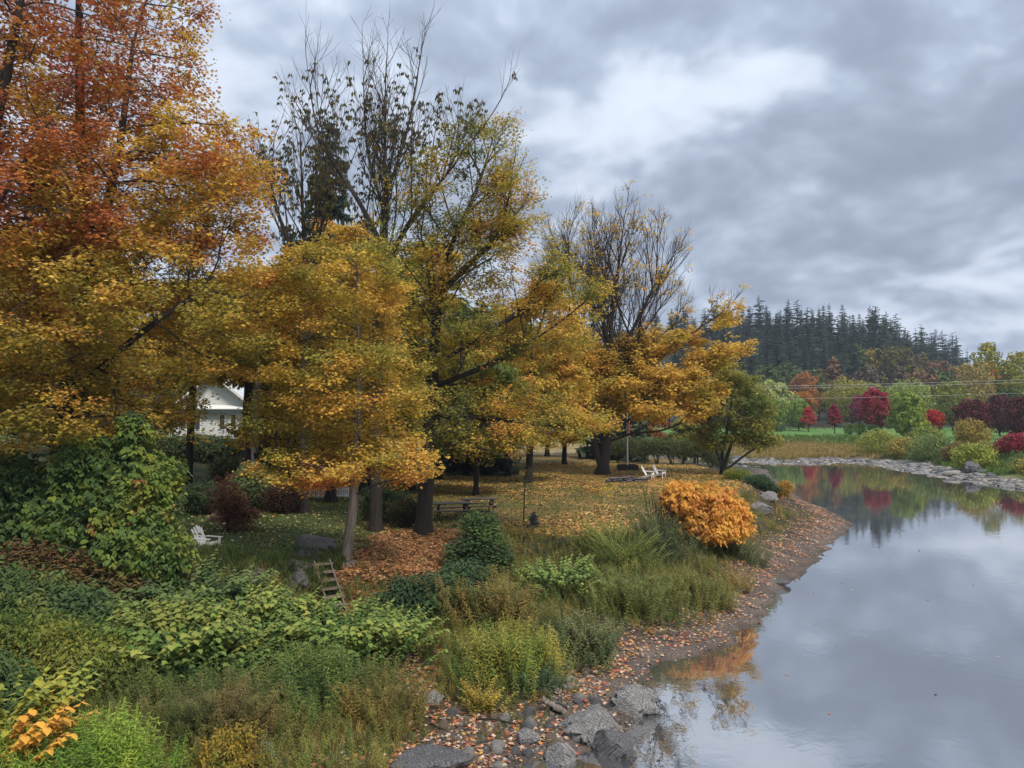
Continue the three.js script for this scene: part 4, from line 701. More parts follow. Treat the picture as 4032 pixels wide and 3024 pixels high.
{ // white cottage behind the trees
  const x = -28.2, z = -73, y = 5.35, t = thing('white_house', 'white boarded cottage with gable and porch behind the trees', 'house', [x, y, z], 0.12), W = 7.2, hh = 3.0;
  const paint = std([0.62, 0.66, 0.66], { roughness: 0.6 }), trim = std([0.74, 0.76, 0.75], { roughness: 0.6 }), glass = std([0.05, 0.06, 0.07], { roughness: 0.12 }), roofm = std([0.55, 0.58, 0.60], { roughness: 0.5 }), dark = std([0.05, 0.07, 0.08]);
  part('wall', box(W, hh, 8, 0, hh / 2 - 0.3, -4.06), paint, t); part('foundation', box(W + 0.1, 1.4, 8.1, 0, -1.0, -4.08), std(hex('#77736c')), t);
  for (let i = 0; i < 14; i++) part('siding_board', box(W, 0.2, 0.03, 0, 0.0 + i * 0.195, -0.035 + 0.0, -0.09), paint, t);
  const gs = new THREE.Shape([[-W / 2, 0], [W / 2, 0], [0, 2.9]].map((p) => new THREE.Vector2(...p))), gg = new THREE.ExtrudeGeometry(gs, { depth: 7.9, bevelEnabled: false }); gg.translate(0, hh - 0.3, -7.95); part('gable', gg, paint, t);
  for (const s of [-1, 1]) { part('roof', beam([s * (W / 2 + 0.45), hh - 0.62, -3.7], [0, hh + 2.72, -3.7], 9.0, 0.12), roofm, t); part('barge_board', beam([s * (W / 2 + 0.4), hh - 0.62, 0.82], [0, hh + 2.68, 0.82], 0.05, 0.22), trim, t); }
  part('porch_roof', box(W + 0.5, 0.1, 0.75, 0, hh - 0.42, 0.3, 0.5), trim, t); part('eave', box(W + 0.4, 0.22, 0.06, 0, hh - 0.72, 0.55), dark, t);
  for (const wx of [-1.5, 0.75, 1.75]) { const w = part('window', box(0.62, 1.75, 0.06, wx, 1.1, 0.02), trim, t); part('pane', box(0.42, 1.5, 0.02, wx, 1.1, 0.062), glass, w); }
  part('porch_deck', box(W + 0.4, 0.16, 1.9, 0, -0.35, 0.95), trim, t); part('porch_skirt', box(W + 0.3, 0.5, 0.05, 0, -0.65, 1.8), trim, t);
  part('handrail', box(W, 0.07, 0.08, 0, 0.5, 1.72), trim, t);
  for (let i = 0; i < 40; i++) part('baluster', box(0.035, 0.72, 0.035, -W / 2 + 0.1 + i * 0.18, 0.12, 1.72), trim, t);
  part('chimney', box(0.8, 1.8, 0.8, -1.9, hh + 2.0, -3.2), std(hex('#3c3835')), t);
  const t2 = thing('white_outbuilding', 'smaller white gabled building beside the cottage', 'house', [-25.2, 4.9, -86], -0.2);
  part('wall', box(4.6, 3.2, 6, 0, 1.4, -3), paint, t2);
  const s2 = new THREE.ExtrudeGeometry(new THREE.Shape([[-2.3, 0], [2.3, 0], [0, 2.2]].map((p) => new THREE.Vector2(...p))), { depth: 5.9, bevelEnabled: false }); s2.translate(0, 3.0, -5.95); part('gable', s2, paint, t2);
  for (const s of [-1, 1]) part('roof', beam([s * 2.7, 2.7, -3], [0, 5.28, -3], 6.6, 0.1), roofm, t2);
}
{ // low white picket fence
  const t = thing('picket_fence', 'low white picket fence glimpsed under the young maple', 'fence', [-10.6, H(-10.6, -45.6), -45.6], 0.05);
  for (let i = 0; i < 22; i++) part('picket', box(0.075, 0.62, 0.025, -1.3 + i * 0.125, 0.33, 0), M.white, t);
  for (const h of [0.14, 0.5]) part('rail', box(2.8, 0.06, 0.04, 0, h, -0.035), M.white, t);
  for (const e of [-1.42, 1.42]) part('post', box(0.1, 0.75, 0.1, e, 0.37, -0.03), M.white, t);
}
// ---------------------------------------------------------------- stones
function stone(sx, sy, sz, seed, { rough = 0.22, cuts = 5, detail = 13, freq = 1.3, flat: o_flat = 0 } = {}) {
  const r = rnd(seed), g0 = new THREE.IcosahedronGeometry(1, detail); g0.deleteAttribute('uv'); g0.deleteAttribute('normal'); const g = mergeVertices(g0, 1e-4), p = g.attributes.position, v = new THREE.Vector3(), planes = [];
  for (let i = 0; i < cuts; i++) planes.push([new THREE.Vector3(r() - 0.5, r() * 0.8 - 0.1, r() - 0.5).normalize(), 0.62 + 0.25 * r()]);
  const uv = []; if (o_flat) planes.push([new THREE.Vector3(0.06, 1, 0.05).normalize(), o_flat]);
  for (let i = 0; i < p.count; i++) {
    v.fromBufferAttribute(p, i); const d = 1 + rough * fbm3(v.x * freq + seed, v.y * freq, v.z * freq, 4) * 1.6;
    v.multiplyScalar(d); for (const [n, k] of planes) { const e = v.dot(n) - k; if (e > 0) v.addScaledVector(n, -e); }
    v.multiplyScalar(1 + 0.07 * fbm3(v.x * 3.5 + seed, v.y * 3.5, v.z * 3.5, 3) + 0.03 * fbm3(v.x * 11, v.y * 11 + seed, v.z * 11, 2));
    uv.push(v.x * sx * 0.9 + v.y * sy * 0.7, v.z * sz * 0.9 - v.y * sy * 0.8); p.setXYZ(i, v.x * sx, v.y * sy, v.z * sz);
  }
  g.setAttribute('uv', new THREE.Float32BufferAttribute(uv, 2)); g.computeVertexNormals();
  return g;
}
function rockThing(name, label, [x, z], [sx, sy, sz], seed, mat, turn = 0, sink = 0.35, o = {}) { const m = part(numbered(name), stone(sx, sy, sz, seed, o), mat, scene); m.position.set(x, Math.max(-0.1, H(x, z)) + sy * (1 - sink) - sy * 0.35, z); m.rotation.set(o.rx ?? 0, turn, o.rz ?? 0); return tag(m, label, name === 'boulder' ? 'rock' : 'stone', o.group); }
const shoreGroup = 'rocks at the near water edge';
rockThing('boulder', 'large rounded grey boulder standing in the water edge', [3.0, -19.6], [0.62, 0.46, 0.52], 401, M.rock, 0.5, 0.3, { group: shoreGroup, rough: 0.34, cuts: 6 });
rockThing('boulder', 'wide smooth grey boulder lying between the mud and the water', [1.85, -18.2], [0.72, 0.42, 0.55], 402, M.rock, 0.2, 0.4, { group: shoreGroup, rough: 0.26, cuts: 6 });
rockThing('boulder', 'jagged dark grey boulder with its foot in the water', [2.2, -17.35], [0.56, 0.40, 0.45], 403, M.rockDark, 2.0, 0.3, { group: shoreGroup, rough: 0.34, cuts: 7 });
rockThing('boulder', 'small white edged rock wedged between two boulders', [1.85, -17.75], [0.34, 0.22, 0.25], 404, M.rock, 1.0, 0.2, { group: shoreGroup });
rockThing('boulder', 'rounded brown grey rock at the edge of the pebbles', [1.05, -16.9], [0.34, 0.30, 0.3], 405, M.rock, 0, 0.25, { group: shoreGroup, rough: 0.14 });
rockThing('boulder', 'blue grey rounded stone among the fallen leaves', [0.35, -17.5], [0.27, 0.19, 0.22], 406, M.rock, 0, 0.2, { group: shoreGroup, rough: 0.12 });
rockThing('boulder', 'big flat dark slab half buried in the pebbles', [-1.75, -16.15], [0.85, 0.3, 0.62], 407, M.rockDark, 0.3, 0.25, { group: shoreGroup, rough: 0.26, cuts: 8, flat: 0.5 });
rockThing('boulder', 'dark rounded rock under the yellow shrub', [-5.05, -15.75], [0.33, 0.26, 0.26], 408, M.rockDark, 0.4, 0.2, { group: shoreGroup });
rockThing('boulder', 'flat stone beside the leaf covered path', [-2.0, -19.0], [0.32, 0.16, 0.24], 409, M.rock, 0.4, 0.2);
rockThing('boulder', 'grey rock beside the wooden stairs on the lawn edge', [-7.5, -29.6], [0.8, 0.45, 0.42], 410, M.rock, 0.2, 0.2, { cuts: 7, rough: 0.3 });
rockThing('boulder', 'flat dark slab set in the lawn edge below the garden chair', [-10.1, -28.2], [0.8, 0.2, 0.4], 411, M.rockDark, 0.1, 0.2, { cuts: 6 });
rockThing('boulder', 'dark wall boulder topmost beside the wooden stairs', [-7.5, -27.6], [0.55, 0.3, 0.35], 412, M.rockDark, 0.6, 0.2, { cuts: 7, rough: 0.3 });
rockThing('boulder', 'dark wall boulder in the middle beside the wooden stairs', [-7.5, -26.8], [0.7, 0.4, 0.4], 413, M.rockDark, 0.1, 0.35, { cuts: 7, rough: 0.3 });
rockThing('boulder', 'dark wall boulder lowest beside the wooden stairs', [-7.2, -26.1], [0.62, 0.36, 0.36], 414, M.rockDark, 2.2, 0.3, { cuts: 7, rough: 0.3 });
rockThing('boulder', 'dark mossy boulder hidden under the broad leaved plants', [-8.6, -26.1], [0.6, 0.4, 0.4], 415, M.rockDark, 1.2, 0.3, { cuts: 7, rough: 0.3 });
rockThing('boulder', 'pale tan slab leaning against the stump', [-13.7, -36.2], [0.42, 0.42, 0.2], 416, M.rockTan, 0.5, 0.1, { cuts: 6, rz: 0.6 });
rockThing('boulder', 'grey rock on the bank between the golden shrub and the water', [17.0, -51.5], [0.8, 0.35, 0.5], 417, M.rock, 0.4, 0.3);
rockThing('boulder', 'rock with grassy top on the bank above the water', [14.8, -46], [0.9, 0.4, 0.6], 418, M.rock, 0.8, 0.4);
rockThing('boulder', 'dark flat stone on the muddy point', [11.6, -33.5], [0.5, 0.12, 0.3], 419, M.rockDark, 0.5, 0.1);
rockThing('boulder', 'dark flat stone lying in the mud nearer the water', [11.2, -32.3], [0.4, 0.1, 0.22], 420, M.rockDark, 0.2, 0.1);
rockThing('boulder', 'pale boulder lying in the water below the feathery shrub', [51.2, -89.6], [1.3, 0.42, 0.6], 421, M.rockPale, 0.1, 0.1, { rough: 0.1 });
rockThing('boulder', 'big blue grey boulder on the far bank beside the feathery shrub', [53.2, -89.4], [1.3, 1.1, 1.0], 422, M.rockDark, 0.5, 0.2, { cuts: 7 });
{ // cairn of flat stones on the lawn
  const t = thing('stone_cairn', 'little cairn of dark flat stones on the leafy lawn', 'cairn', [1.0, H(1, -35.6), -35.6]); let y = 0; const r = rnd(9);
  for (const [sx, sy] of [[0.36, 0.09], [0.3, 0.09], [0.24, 0.07], [0.27, 0.06], [0.19, 0.06], [0.1, 0.04]]) { const m = part('stone', stone(sx, sy, sx * 0.75, 500 + Math.round(sx * 100), { detail: 2 }), M.rockDark, t); m.position.set((r() - 0.5) * 0.08, y + sy, (r() - 0.5) * 0.06); m.rotation.y = r() * 6; y += sy * 1.75; }
  const w = thing('dry_stone_wall', 'low tumbled dry stone wall in front of the big maple', 'wall', [8.3, H(8.3, -56.2), -56.2], 0.55);
  for (let i = 0; i < 34; i++) { const c = Math.floor(i / 13), m = part('stone', stone(0.22 + 0.14 * r(), 0.07 + 0.04 * r(), 0.2, 520 + i, { detail: 2 }), M.rockDark, w); m.position.set(-1.7 + (i % 13) * 0.28 + c * 0.13 + (r() - 0.5) * 0.1, 0.07 + c * 0.14, (r() - 0.5) * 0.22); m.rotation.y = (r() - 0.5) * 0.8; }
  const s = thing('tree_stump', 'cut hollow tree stump on the garden edge', 'stump', [-13.0, H(-13, -36.5), -36.5], 0.4);
  const lathe = new THREE.LatheGeometry([[0.62, 0], [0.52, 0.2], [0.46, 0.45], [0.47, 0.62], [0.3, 0.66], [0.22, 0.5], [0.2, 0.2]].map((p) => new THREE.Vector2(...p)), 22), lp = lathe.attributes.position; for (let i = 0; i < lp.count; i++) { const a = Math.atan2(lp.getZ(i), lp.getX(i)), k = 1 + 0.16 * Math.sin(a * 5) + 0.1 * n2(Math.cos(a) * 2, Math.sin(a) * 2); lp.setX(i, lp.getX(i) * k); lp.setZ(i, lp.getZ(i) * k); if (lp.getY(i) > 0.4) lp.setY(i, lp.getY(i) + 0.16 * lp.getX(i)); } lathe.computeVertexNormals();
  part('bark', lathe, M.bark, s); part('cut_face', (() => { const g = new THREE.CircleGeometry(0.45, 20); g.rotateX(-Math.PI / 2); g.rotateZ(0.16); g.translate(0, 0.63, 0); return g; })(), std(hex('#a58a62'), { map: woodMap }), s);
  // driftwood at the water's edge
  const d = thing('driftwood', 'short forked piece of grey driftwood on the mud', 'driftwood', [1.05, H(1.05, -18.9), -18.9], 0.4), tube = (pts, R) => new THREE.TubeGeometry(new THREE.CatmullRomCurve3(pts.map((p) => new THREE.Vector3(...p))), 12, R, 7);
  part('log', (() => { const g = tube([[-0.3, 0.3, -0.12], [-0.1, 0.19, 0.02], [0.05, 0.1, 0.1], [0.2, 0.0, 0.26]], 0.08), p = g.attributes.position; for (let i = 0; i < p.count; i++) { const k = 1 + 1.1 * n3(p.getX(i) * 9, p.getY(i) * 9, p.getZ(i) * 9); p.setXYZ(i, p.getX(i) + 0.03 * k * n3(p.getX(i) * 20, p.getY(i) * 5, 1), p.getY(i) + 0.035 * k * n3(p.getZ(i) * 14, p.getX(i) * 8, 4), p.getZ(i) + 0.03 * n3(p.getY(i) * 18, p.getX(i) * 6, 7)); } g.computeVertexNormals(); return g; })(), M.barkPale, d); part('bark_slab', tube([[-0.1, 0.12, -0.1], [0.1, 0.1, 0], [0.2, 0.04, 0.1]], 0.1), M.bark, d); part('branch', tube([[0.12, 0.05, 0.1], [0.2, 0.2, 0], [0.17, 0.42, -0.05]], 0.025), M.barkPale, d);
  const st = tag(part('fallen_stick', tube([[-1.15, 0.0, 0], [-0.6, 0.03, 0.1], [0, 0.0, 0.32]], 0.02), M.bark, scene), 'thin fallen stick lying on the leaves by the driftwood', 'stick'); st.position.set(0.1, H(-0.3, -18.3) + 0.05, -18.4);
}
{ // stones that can be told apart, then pebbles too many to count
  const r = rnd(91), forms = [0, 1, 2, 3, 4].map((i) => stone(1, 0.5 + 0.12 * i, 0.8, 600 + i, { detail: 2 })), ms = [M.rock, M.rockDark, M.rockTan, M.rockPale, M.rock];
  const names = ['grey', 'dark', 'tan', 'pale'];
  let made = 0;
  for (let i = 0; i < 900 && made < 95; i++) {
    const x = -1.6 + r() * 5.0, z = -16.2 - r() * 4.5, g = land(x, z); if (g.zone !== 1 || g.s > 2.6 || g.s < 0.1) continue;
    const k = Math.floor(r() * 4), s = 0.06 + 0.15 * Math.pow(r(), 1.7), m = part(numbered('shore_stone'), forms[Math.floor(r() * 5)], ms[k], scene); m.scale.setScalar(s); m.position.set(x, g.y + s * 0.2, z); m.rotation.y = r() * 6.28; tag(m, `small ${names[k]} stone among the leaves on the near shore`, 'stone', 'stones on the near shore'); made++;
  }
  const P = [], cs = pal('#6f6a66', '#8a7f76', '#5a5652', '#94806c', '#a89a8c', '#4c4a48');
  for (let i = 0; i < 30000 && P.length < 4200; i++) { const x = -3 + r() * 27, z = -15.5 - Math.pow(r(), 1.6) * 45, g = land(x, z); if (g.zone === 1 ? g.s > 2.0 : !(g.zone === 0 && g.s < 0.5)) continue; if (x > 4 && r() < 0.5) continue; P.push([x, g.y + 0.005, z, r() * 6.28, (r() - 0.5) * 0.5, (r() - 0.5) * 0.5, 0.018 + 0.05 * Math.pow(r(), 2), vary(pick(cs, r), r, 0.25)]); }
  const pm = new THREE.MeshStandardMaterial({ color: 0xffffff, roughness: 0.85 }), pg = stone(1, 0.6, 0.8, 611, { detail: 1 });
  tag(scatter('pebbles', pg, pm, P), 'loose pebbles along the near water edge', 'pebbles');
  // the stony bar across the river
  const bm = [M.rock, M.rock, M.rockDark]; made = 0;
  for (let i = 0; i < 4000 && made < 120; i++) { const t = r(), x = t < 0.65 ? 24 + r() * 32 : 49 + r() * 8, z = t < 0.65 ? -108 - r() * 22 : -76 - r() * 34, g = land(x, z); if ((g.zone !== 3 && g.zone !== 0) || g.s > (g.zone === 3 ? 3.4 : 2.2)) continue; if (Math.hypot(x - 51.2, z + 89.6) < 2) continue; const k = Math.floor(r() * 3), s = 0.3 + 0.55 * Math.pow(r(), 2), m = part(numbered('bar_stone'), forms[Math.floor(r() * 5)], bm[k], scene); m.scale.set(s * 1.3, s * 0.6, s); m.position.set(x, Math.max(g.y, -0.08) + s * 0.06, z); m.rotation.y = r() * 6.28; tag(m, `flat ${['grey', 'grey', 'dark'][k]} stone on the stony far edge of the river`, 'stone', 'stones along the far water edge'); made++; }
  const Q = [], c2 = pal('#6a6662', '#7d7973', '#56534f', '#8d8880', '#444240');
  for (let i = 0; i < 60000 && Q.length < 6500; i++) { const t = r(), x = t < 0.7 ? 10 + r() * 46 : 49 + r() * 9, z = t < 0.7 ? -106 - r() * 40 : -68 - r() * 44, g = land(x, z); if (g.zone === 3 ? g.s > 2.6 + 1.5 * n2(x * 0.15, z * 0.15) : !(g.zone === 0 && g.s < 2.5 + 1.5 * n2(x * 0.3, z * 0.3) && z < -66)) continue; const s = 0.1 + 0.28 * Math.pow(r(), 2); Q.push([x, Math.max(g.y, -0.06) + 0.01, z, r() * 6.28, (r() - 0.5) * 0.3, (r() - 0.5) * 0.3, [s * 1.4, s * 0.7, s], vary(pick(c2, r), r, 0.25)]); }
  tag(scatter('gravel', pg, pm, Q), 'pale stony shingle along the far water edge', 'gravel');
}

// ---------------------------------------------------------------- plants on the near bank
// one upright stem of narrow leaves (h = 1)
const stemPlant = (leaf, n, size, seed, { droop = 0.3, taper = 0.6, from = 0.1, arch = 0.12, plume = 0 } = {}) => {
  const r = rnd(seed), gs = [], bend = (t) => arch * t * t;
  const st = new THREE.TubeGeometry(new THREE.CatmullRomCurve3([0, 0.35, 0.7, 1].map((t) => new THREE.Vector3(bend(t), t * (1 - 0.25 * arch * t), 0))), 4, 0.006, 3); st.deleteAttribute('uv'); gs.push(st);
  for (let i = 0; i < n; i++) { const t = lerp(from, 1, (i + 0.5) / n), a = i * 2.4 + r() * 0.6; gs.push(put(leaf, bend(t), t * (1 - 0.25 * arch * t), 0, a, 0.5 - droop - 0.8 * r() * droop, (r() - 0.5) * 0.6, size * (1 - taper * t * t) * (0.75 + 0.5 * r()))); }
  for (let i = 0; i < plume; i++) { const t = 0.86 + 0.14 * r(), a = r() * 6.28; gs.push(put(narrowLeaf, bend(t), t, 0, a, 0.5 - 0.5 * r(), 0, 0.1)); }
  return mergeGeometries(gs);
};
const goldenrod = stemPlant(narrowLeaf, 34, 0.17, 701, { taper: 0.55 }), goldenrodB = stemPlant(narrowLeaf, 40, 0.15, 702, { arch: 0.3, plume: 8 }), aster = stemPlant(ovalLeaf, 26, 0.09, 703, { arch: 0.35, taper: 0.3 }), knotweed = stemPlant(heartLeaf, 19, 0.12, 704, { arch: 0.55, droop: 0.55, taper: 0.3, from: 0.35 }), tuft = blades(14, 1, 0.6, 0.014, 705), fern = stemPlant(narrowLeaf, 44, 0.13, 706, { arch: 0.5, taper: 0.8 }), leafy = stemPlant(mapleLeaf, 14, 0.16, 707, { arch: 0.2, droop: 0.5, taper: 0.3, from: 0.3 }), deadStalk = stemPlant(ovalLeaf, 22, 0.09, 708, { droop: 1.0, arch: 0.08 });
function clump(name, label, category, [x, z], [rx, rz, h], geo, cols, n, seed, o = {}) {
  const y0 = H(x, z), t = thing(name, label, category, [x, y0, z], 0, o.group), r = rnd(seed), P = [];
  for (let i = 0; i < n; i++) { const a = r() * 6.283, d = (0.25 + 1.15 * r()) * Math.sqrt(r()), wob = 1 + 0.35 * n2(Math.cos(a) * 1.3 + x, Math.sin(a) * 1.3 + z), px = Math.cos(a) * d * rx * wob, pz = Math.sin(a) * d * rz * wob, k = n2((x + px) * 0.9, (z + pz) * 0.9), hh = h * (0.5 + 0.5 * Math.sqrt(Math.max(0, 1 - d * d * 0.6))) * (0.62 + 0.5 * r() + 0.25 * k), q = land(x + px, z + pz); if (q.zone === 0 || (q.zone === 1 && q.s < 0.9)) continue; P.push([px, H(x + px, z + pz) - y0 - 0.03, pz, -Math.atan2(pz, px) + (r() - 0.5) * 2.6, (r() - 0.5) * 0.22 - d * 0.12, (r() - 0.5) * 0.3, [hh * (o.wide ?? 1), hh, hh * (o.wide ?? 1)], vary(ramp(cols, 0.5 + 0.6 * k + (r() - 0.5) * 0.7), r, 0.2)]); }
  scatter('foliage', geo, M.herb, P, t);
  return t;
}
// a rounded shrub: stems, and sprays of leaves over lumps
function bush(name, label, [x, z], lumps, geo, cols, n, seed, o = {}) {
  const y0 = H(x, z), t = thing(name, label, 'shrub', [x, y0, z], 0, o.group), r = rnd(seed), P = [], gs = [], nz = noiseAt(0.7, seed);
  for (let i = 0; i < (o.stems ?? 9); i++) { const L = lumps[Math.floor(r() * lumps.length)], a = r() * 6.28, e = [L[0] + Math.cos(a) * L[3] * 0.7, L[1] + L[4] * 0.3 * r(), L[2] + Math.sin(a) * L[5] * 0.7]; gs.push(new THREE.TubeGeometry(new THREE.CatmullRomCurve3([new THREE.Vector3((r() - 0.5) * 0.5 + L[0] * 0.3, -0.1, (r() - 0.5) * 0.4 + L[2] * 0.3), new THREE.Vector3(e[0] * 0.45, e[1] * 0.55, e[2] * 0.45), new THREE.Vector3(...e)]), 7, o.stemR ?? 0.02, 5)); }
  part('stems', mergeGeometries(gs), M.bark, t);
  const total = lumps.reduce((s, l) => s + l[3] * l[4] + l[3] * l[5], 0);
  for (const [cx, cy, cz, ax, ay, az] of lumps) for (let i = 0, k = Math.round((n * (ax * ay + ax * az)) / total); i < k; i++) {
    const u = r() * 2 - 1, a = r() * 6.283, q = Math.sqrt(1 - u * u), d = Math.pow(r(), 0.3) * (0.86 + 0.55 * nz(cx + q * Math.cos(a) * ax * 2, cy + u * ay * 2, cz + q * Math.sin(a) * az * 2)), px = cx + ax * d * q * Math.cos(a), py = cy + ay * d * u, pz = cz + az * d * q * Math.sin(a);
    if (y0 + py < H(x + px, z + pz) + 0.05) continue;
    P.push([px, py, pz, r() * 6.28, (r() + r() - 1) * 0.5, (r() + r() - 1) * 0.5, (o.size ?? 1) * (0.75 + 0.5 * r()), vary(o.color ? o.color(px, py, pz, r, nz(px, py, pz)) : ramp(cols, 0.5 + nz(px, py, pz) * 0.9 + (r() - 0.5) * 0.4), r, 0.2)]);
  }
  scatter('foliage', geo, M.leaf, P, t);
  return t;
}
const G = { gr: pal('#4c5f30', '#647638', '#7c8440', '#8f8c44'), yg: pal('#5f7832', '#7c8c3a', '#96983f', '#a89c44'), grey: pal('#50603a', '#647044', '#7a8050', '#74744a'), ol: pal('#5a5a2c', '#6c6a30', '#85783a', '#947c3c'), kw: pal('#486230', '#5e7838', '#748840', '#909648'), dk: pal('#3a5230', '#446034', '#526c38', '#607838'), brt: pal('#5f8030', '#7c9a38', '#94a840'), yel: pal('#8c8234', '#a0903a', '#b09a42'), str: pal('#8a7a44', '#a08a4c', '#b39a58', '#7c7a3c') };
bush('golden_shrub', 'dome shaped shrub of bright golden orange leaves on the bank', [8.7, -35.2], [[-0.1, 1.5, 0, 1.7, 1.1, 1.5], [0.9, 1.0, 0.2, 1.3, 0.9, 1.3], [-0.8, 1.9, 0, 1.1, 0.75, 1.1], [0.3, 0.6, 0.8, 1.4, 0.7, 1.0], [-1.1, 1.8, 0.1, 0.8, 0.6, 0.9]], heartSpray, pal('#d2a444', '#dcaa48', '#d89e48', '#cc8e46', '#c4aa44'), 3300, 731, { size: 1.05, stems: 14 });
clump('dead_stalks', 'dark brown dead stalks beside the golden shrub', 'plant', [6.6, -34.6], [0.65, 0.45, 1.75], deadStalk, pal('#2c2320', '#3a2c24', '#4a3a2c'), 55, 732, { wide: 0.8 });
bush('maple_shrub', 'dark green young maple shrub below the leafy lawn', [-1.3, -30.6], [[0.1, 1.3, 0, 0.9, 0.7, 0.8], [-0.5, 0.9, 0.3, 0.8, 0.55, 0.7], [0.55, 0.7, 0.2, 0.9, 0.6, 0.7], [-0.2, 1.9, 0, 0.5, 0.5, 0.5], [0.3, 1.8, -0.1, 0.45, 0.6, 0.4], [0, 0.3, 0.3, 0.9, 0.4, 0.7]], mapleSpray, G.dk, 1100, 733, { size: 0.95 });
bush('dark_shrub', 'dark leafy shrub spreading beside the leaf covered slope', [-2.7, -24.6], [[0, 0.7, 0, 1.3, 0.75, 1.1], [0.9, 0.9, -0.5, 1.0, 0.8, 0.9], [-0.9, 0.4, 0.4, 0.9, 0.5, 0.9]], ovalSpray, pal('#31492c', '#3f5a34', '#52703e'), 1900, 734, { size: 1.1 });
// broad leaved knotweed
const kg = 'broad leaved knotweed on the bank';
const knot = (label, at, dims, n, seed, cols = G.kw) => clump('knotweed', label, 'plant', at, dims, knotweed, cols, n, seed, { group: kg });
knot('broad leaved knotweed mass below the wooden stairs', [-7.7, -21.9], [2.3, 1.5, 1.45], 700, 741);
knot('broad leaved knotweed spreading beside the leaf covered path', [-4.6, -20.9], [1.9, 1.4, 1.5], 560, 742);
knot('broad leaved knotweed arching over the dark hollow', [-8.6, -19.6], [2.1, 1.3, 1.6], 560, 743);
knot('paler broad leaved knotweed just beyond the dark maple shrub', [1.8, -28.2], [1.3, 1.0, 1.25], 230, 744, pal('#5a7238', '#728848', '#8a984e'));
knot('dusty green knotweed at the back below the lawn edge', [-9.6, -23.0], [2.2, 1.4, 1.7], 380, 745, pal('#46603a', '#5a7040', '#708048'));
knot('knotweed turning yellow, leaning in from beyond the dark shrubs', [-9.9, -15.2], [0.75, 0.7, 1.9], 80, 746, pal('#7c8a34', '#a09a3a', '#8a9440'));
knot('bright orange yellow knotweed sprigs at the very edge of the bank', [-9.2, -14.4], [0.75, 0.5, 1.5], 60, 747, pal('#c89a3c', '#d2a040', '#c8963c'));
// goldenrod and other tall herbs
const hg = 'tall herbs on the bank';
const herb = (label, at, dims, geo, cols, n, seed, o = {}) => clump('herb_clump', label, 'plant', at, dims, geo, cols, n, seed, { group: hg, wide: 1.15, ...o });
herb('yellow green goldenrod clump in the middle of the bank', [0.0, -20.6], [1.25, 1.25, 1.35], goldenrod, G.yg, 420, 751);
herb('olive goldenrod clump with rusty tops beside the dark leafy shrub', [-1.0, -24.4], [1.5, 1.2, 1.5], goldenrodB, pal('#4c5c2a', '#667030', '#86793a', '#947a3c'), 420, 752);
herb('grey green aster clump next to the goldenrod', [2.2, -22.9], [1.4, 1.3, 1.1], aster, G.grey, 380, 753);
herb('dark grey green weeds below the golden shrub stalks', [6.3, -32.6], [1.2, 0.9, 1.5], goldenrodB, pal('#4c5c3a', '#5f6c42', '#707648'), 260, 754);
herb('feathery yellow green weeds at the lawn corner', [4.4, -31.2], [1.3, 1.0, 1.5], fern, pal('#65783a', '#828f46', '#93994c'), 320, 755);
herb('mixed olive weeds on the middle of the slope', [4.2, -27.2], [2.0, 1.6, 1.1], goldenrodB, G.gr, 520, 756);
herb('tall olive weeds above the muddy point', [6.9, -28.7], [1.9, 1.5, 1.05], goldenrod, pal('#5c6634', '#7a7c3c', '#8f8844'), 460, 757);
herb('grey green weeds in front of the golden shrub', [10.4, -35.2], [1.8, 1.0, 1.0], aster, G.grey, 320, 758);
herb('straw coloured weeds close to the mud', [9.3, -31.2], [1.4, 1.2, 0.8], fern, G.str, 240, 759);
herb('bright green ferny goldenrod at the bottom of the bank', [-7.8, -14.3], [1.5, 0.8, 1.25], goldenrod, G.brt, 420, 760);
herb('green goldenrod bank below the knotweed', [-4.6, -18.4], [1.6, 1.1, 1.2], goldenrod, pal('#4c6430', '#607838', '#7c8840'), 420, 761);
herb('olive weeds beside the leaf covered path', [-3.0, -18.0], [0.9, 1.0, 1.0], goldenrodB, G.ol, 240, 762);
herb('brownish green weeds between the ferny goldenrod and yellow shrub', [-6.2, -16.3], [1.3, 1.0, 1.1], goldenrodB, pal('#4c5a2c', '#63622f', '#7c6a3a'), 320, 763);
herb('dark weeds in the hollow under the knotweed', [-7.4, -17.7], [1.6, 0.9, 1.0], goldenrod, pal('#4c6430', '#607438', '#74803e'), 300, 764);
herb('small yellow leaved plant by the end of the path', [-0.75, -18.9], [0.35, 0.3, 0.72], aster, G.yel, 36, 765, { wide: 1.5 });
herb('blue green weeds above the pebbles', [0.7, -20.0], [0.7, 0.6, 0.8], aster, pal('#4a6044', '#5c704c'), 120, 766);
bush('yellow_shrub', 'low yellow leaved shrub above the dark slab', [-5.4, -15.1], [[0, 0.5, 0, 0.5, 0.5, 0.5], [0.3, 0.3, 0.2, 0.45, 0.35, 0.4], [-0.3, 0.35, 0.1, 0.45, 0.4, 0.4]], smallSpray, pal('#9a8230', '#b09034', '#7c7a30', '#94682e'), 520, 767, { size: 1.0, stemR: 0.01 });
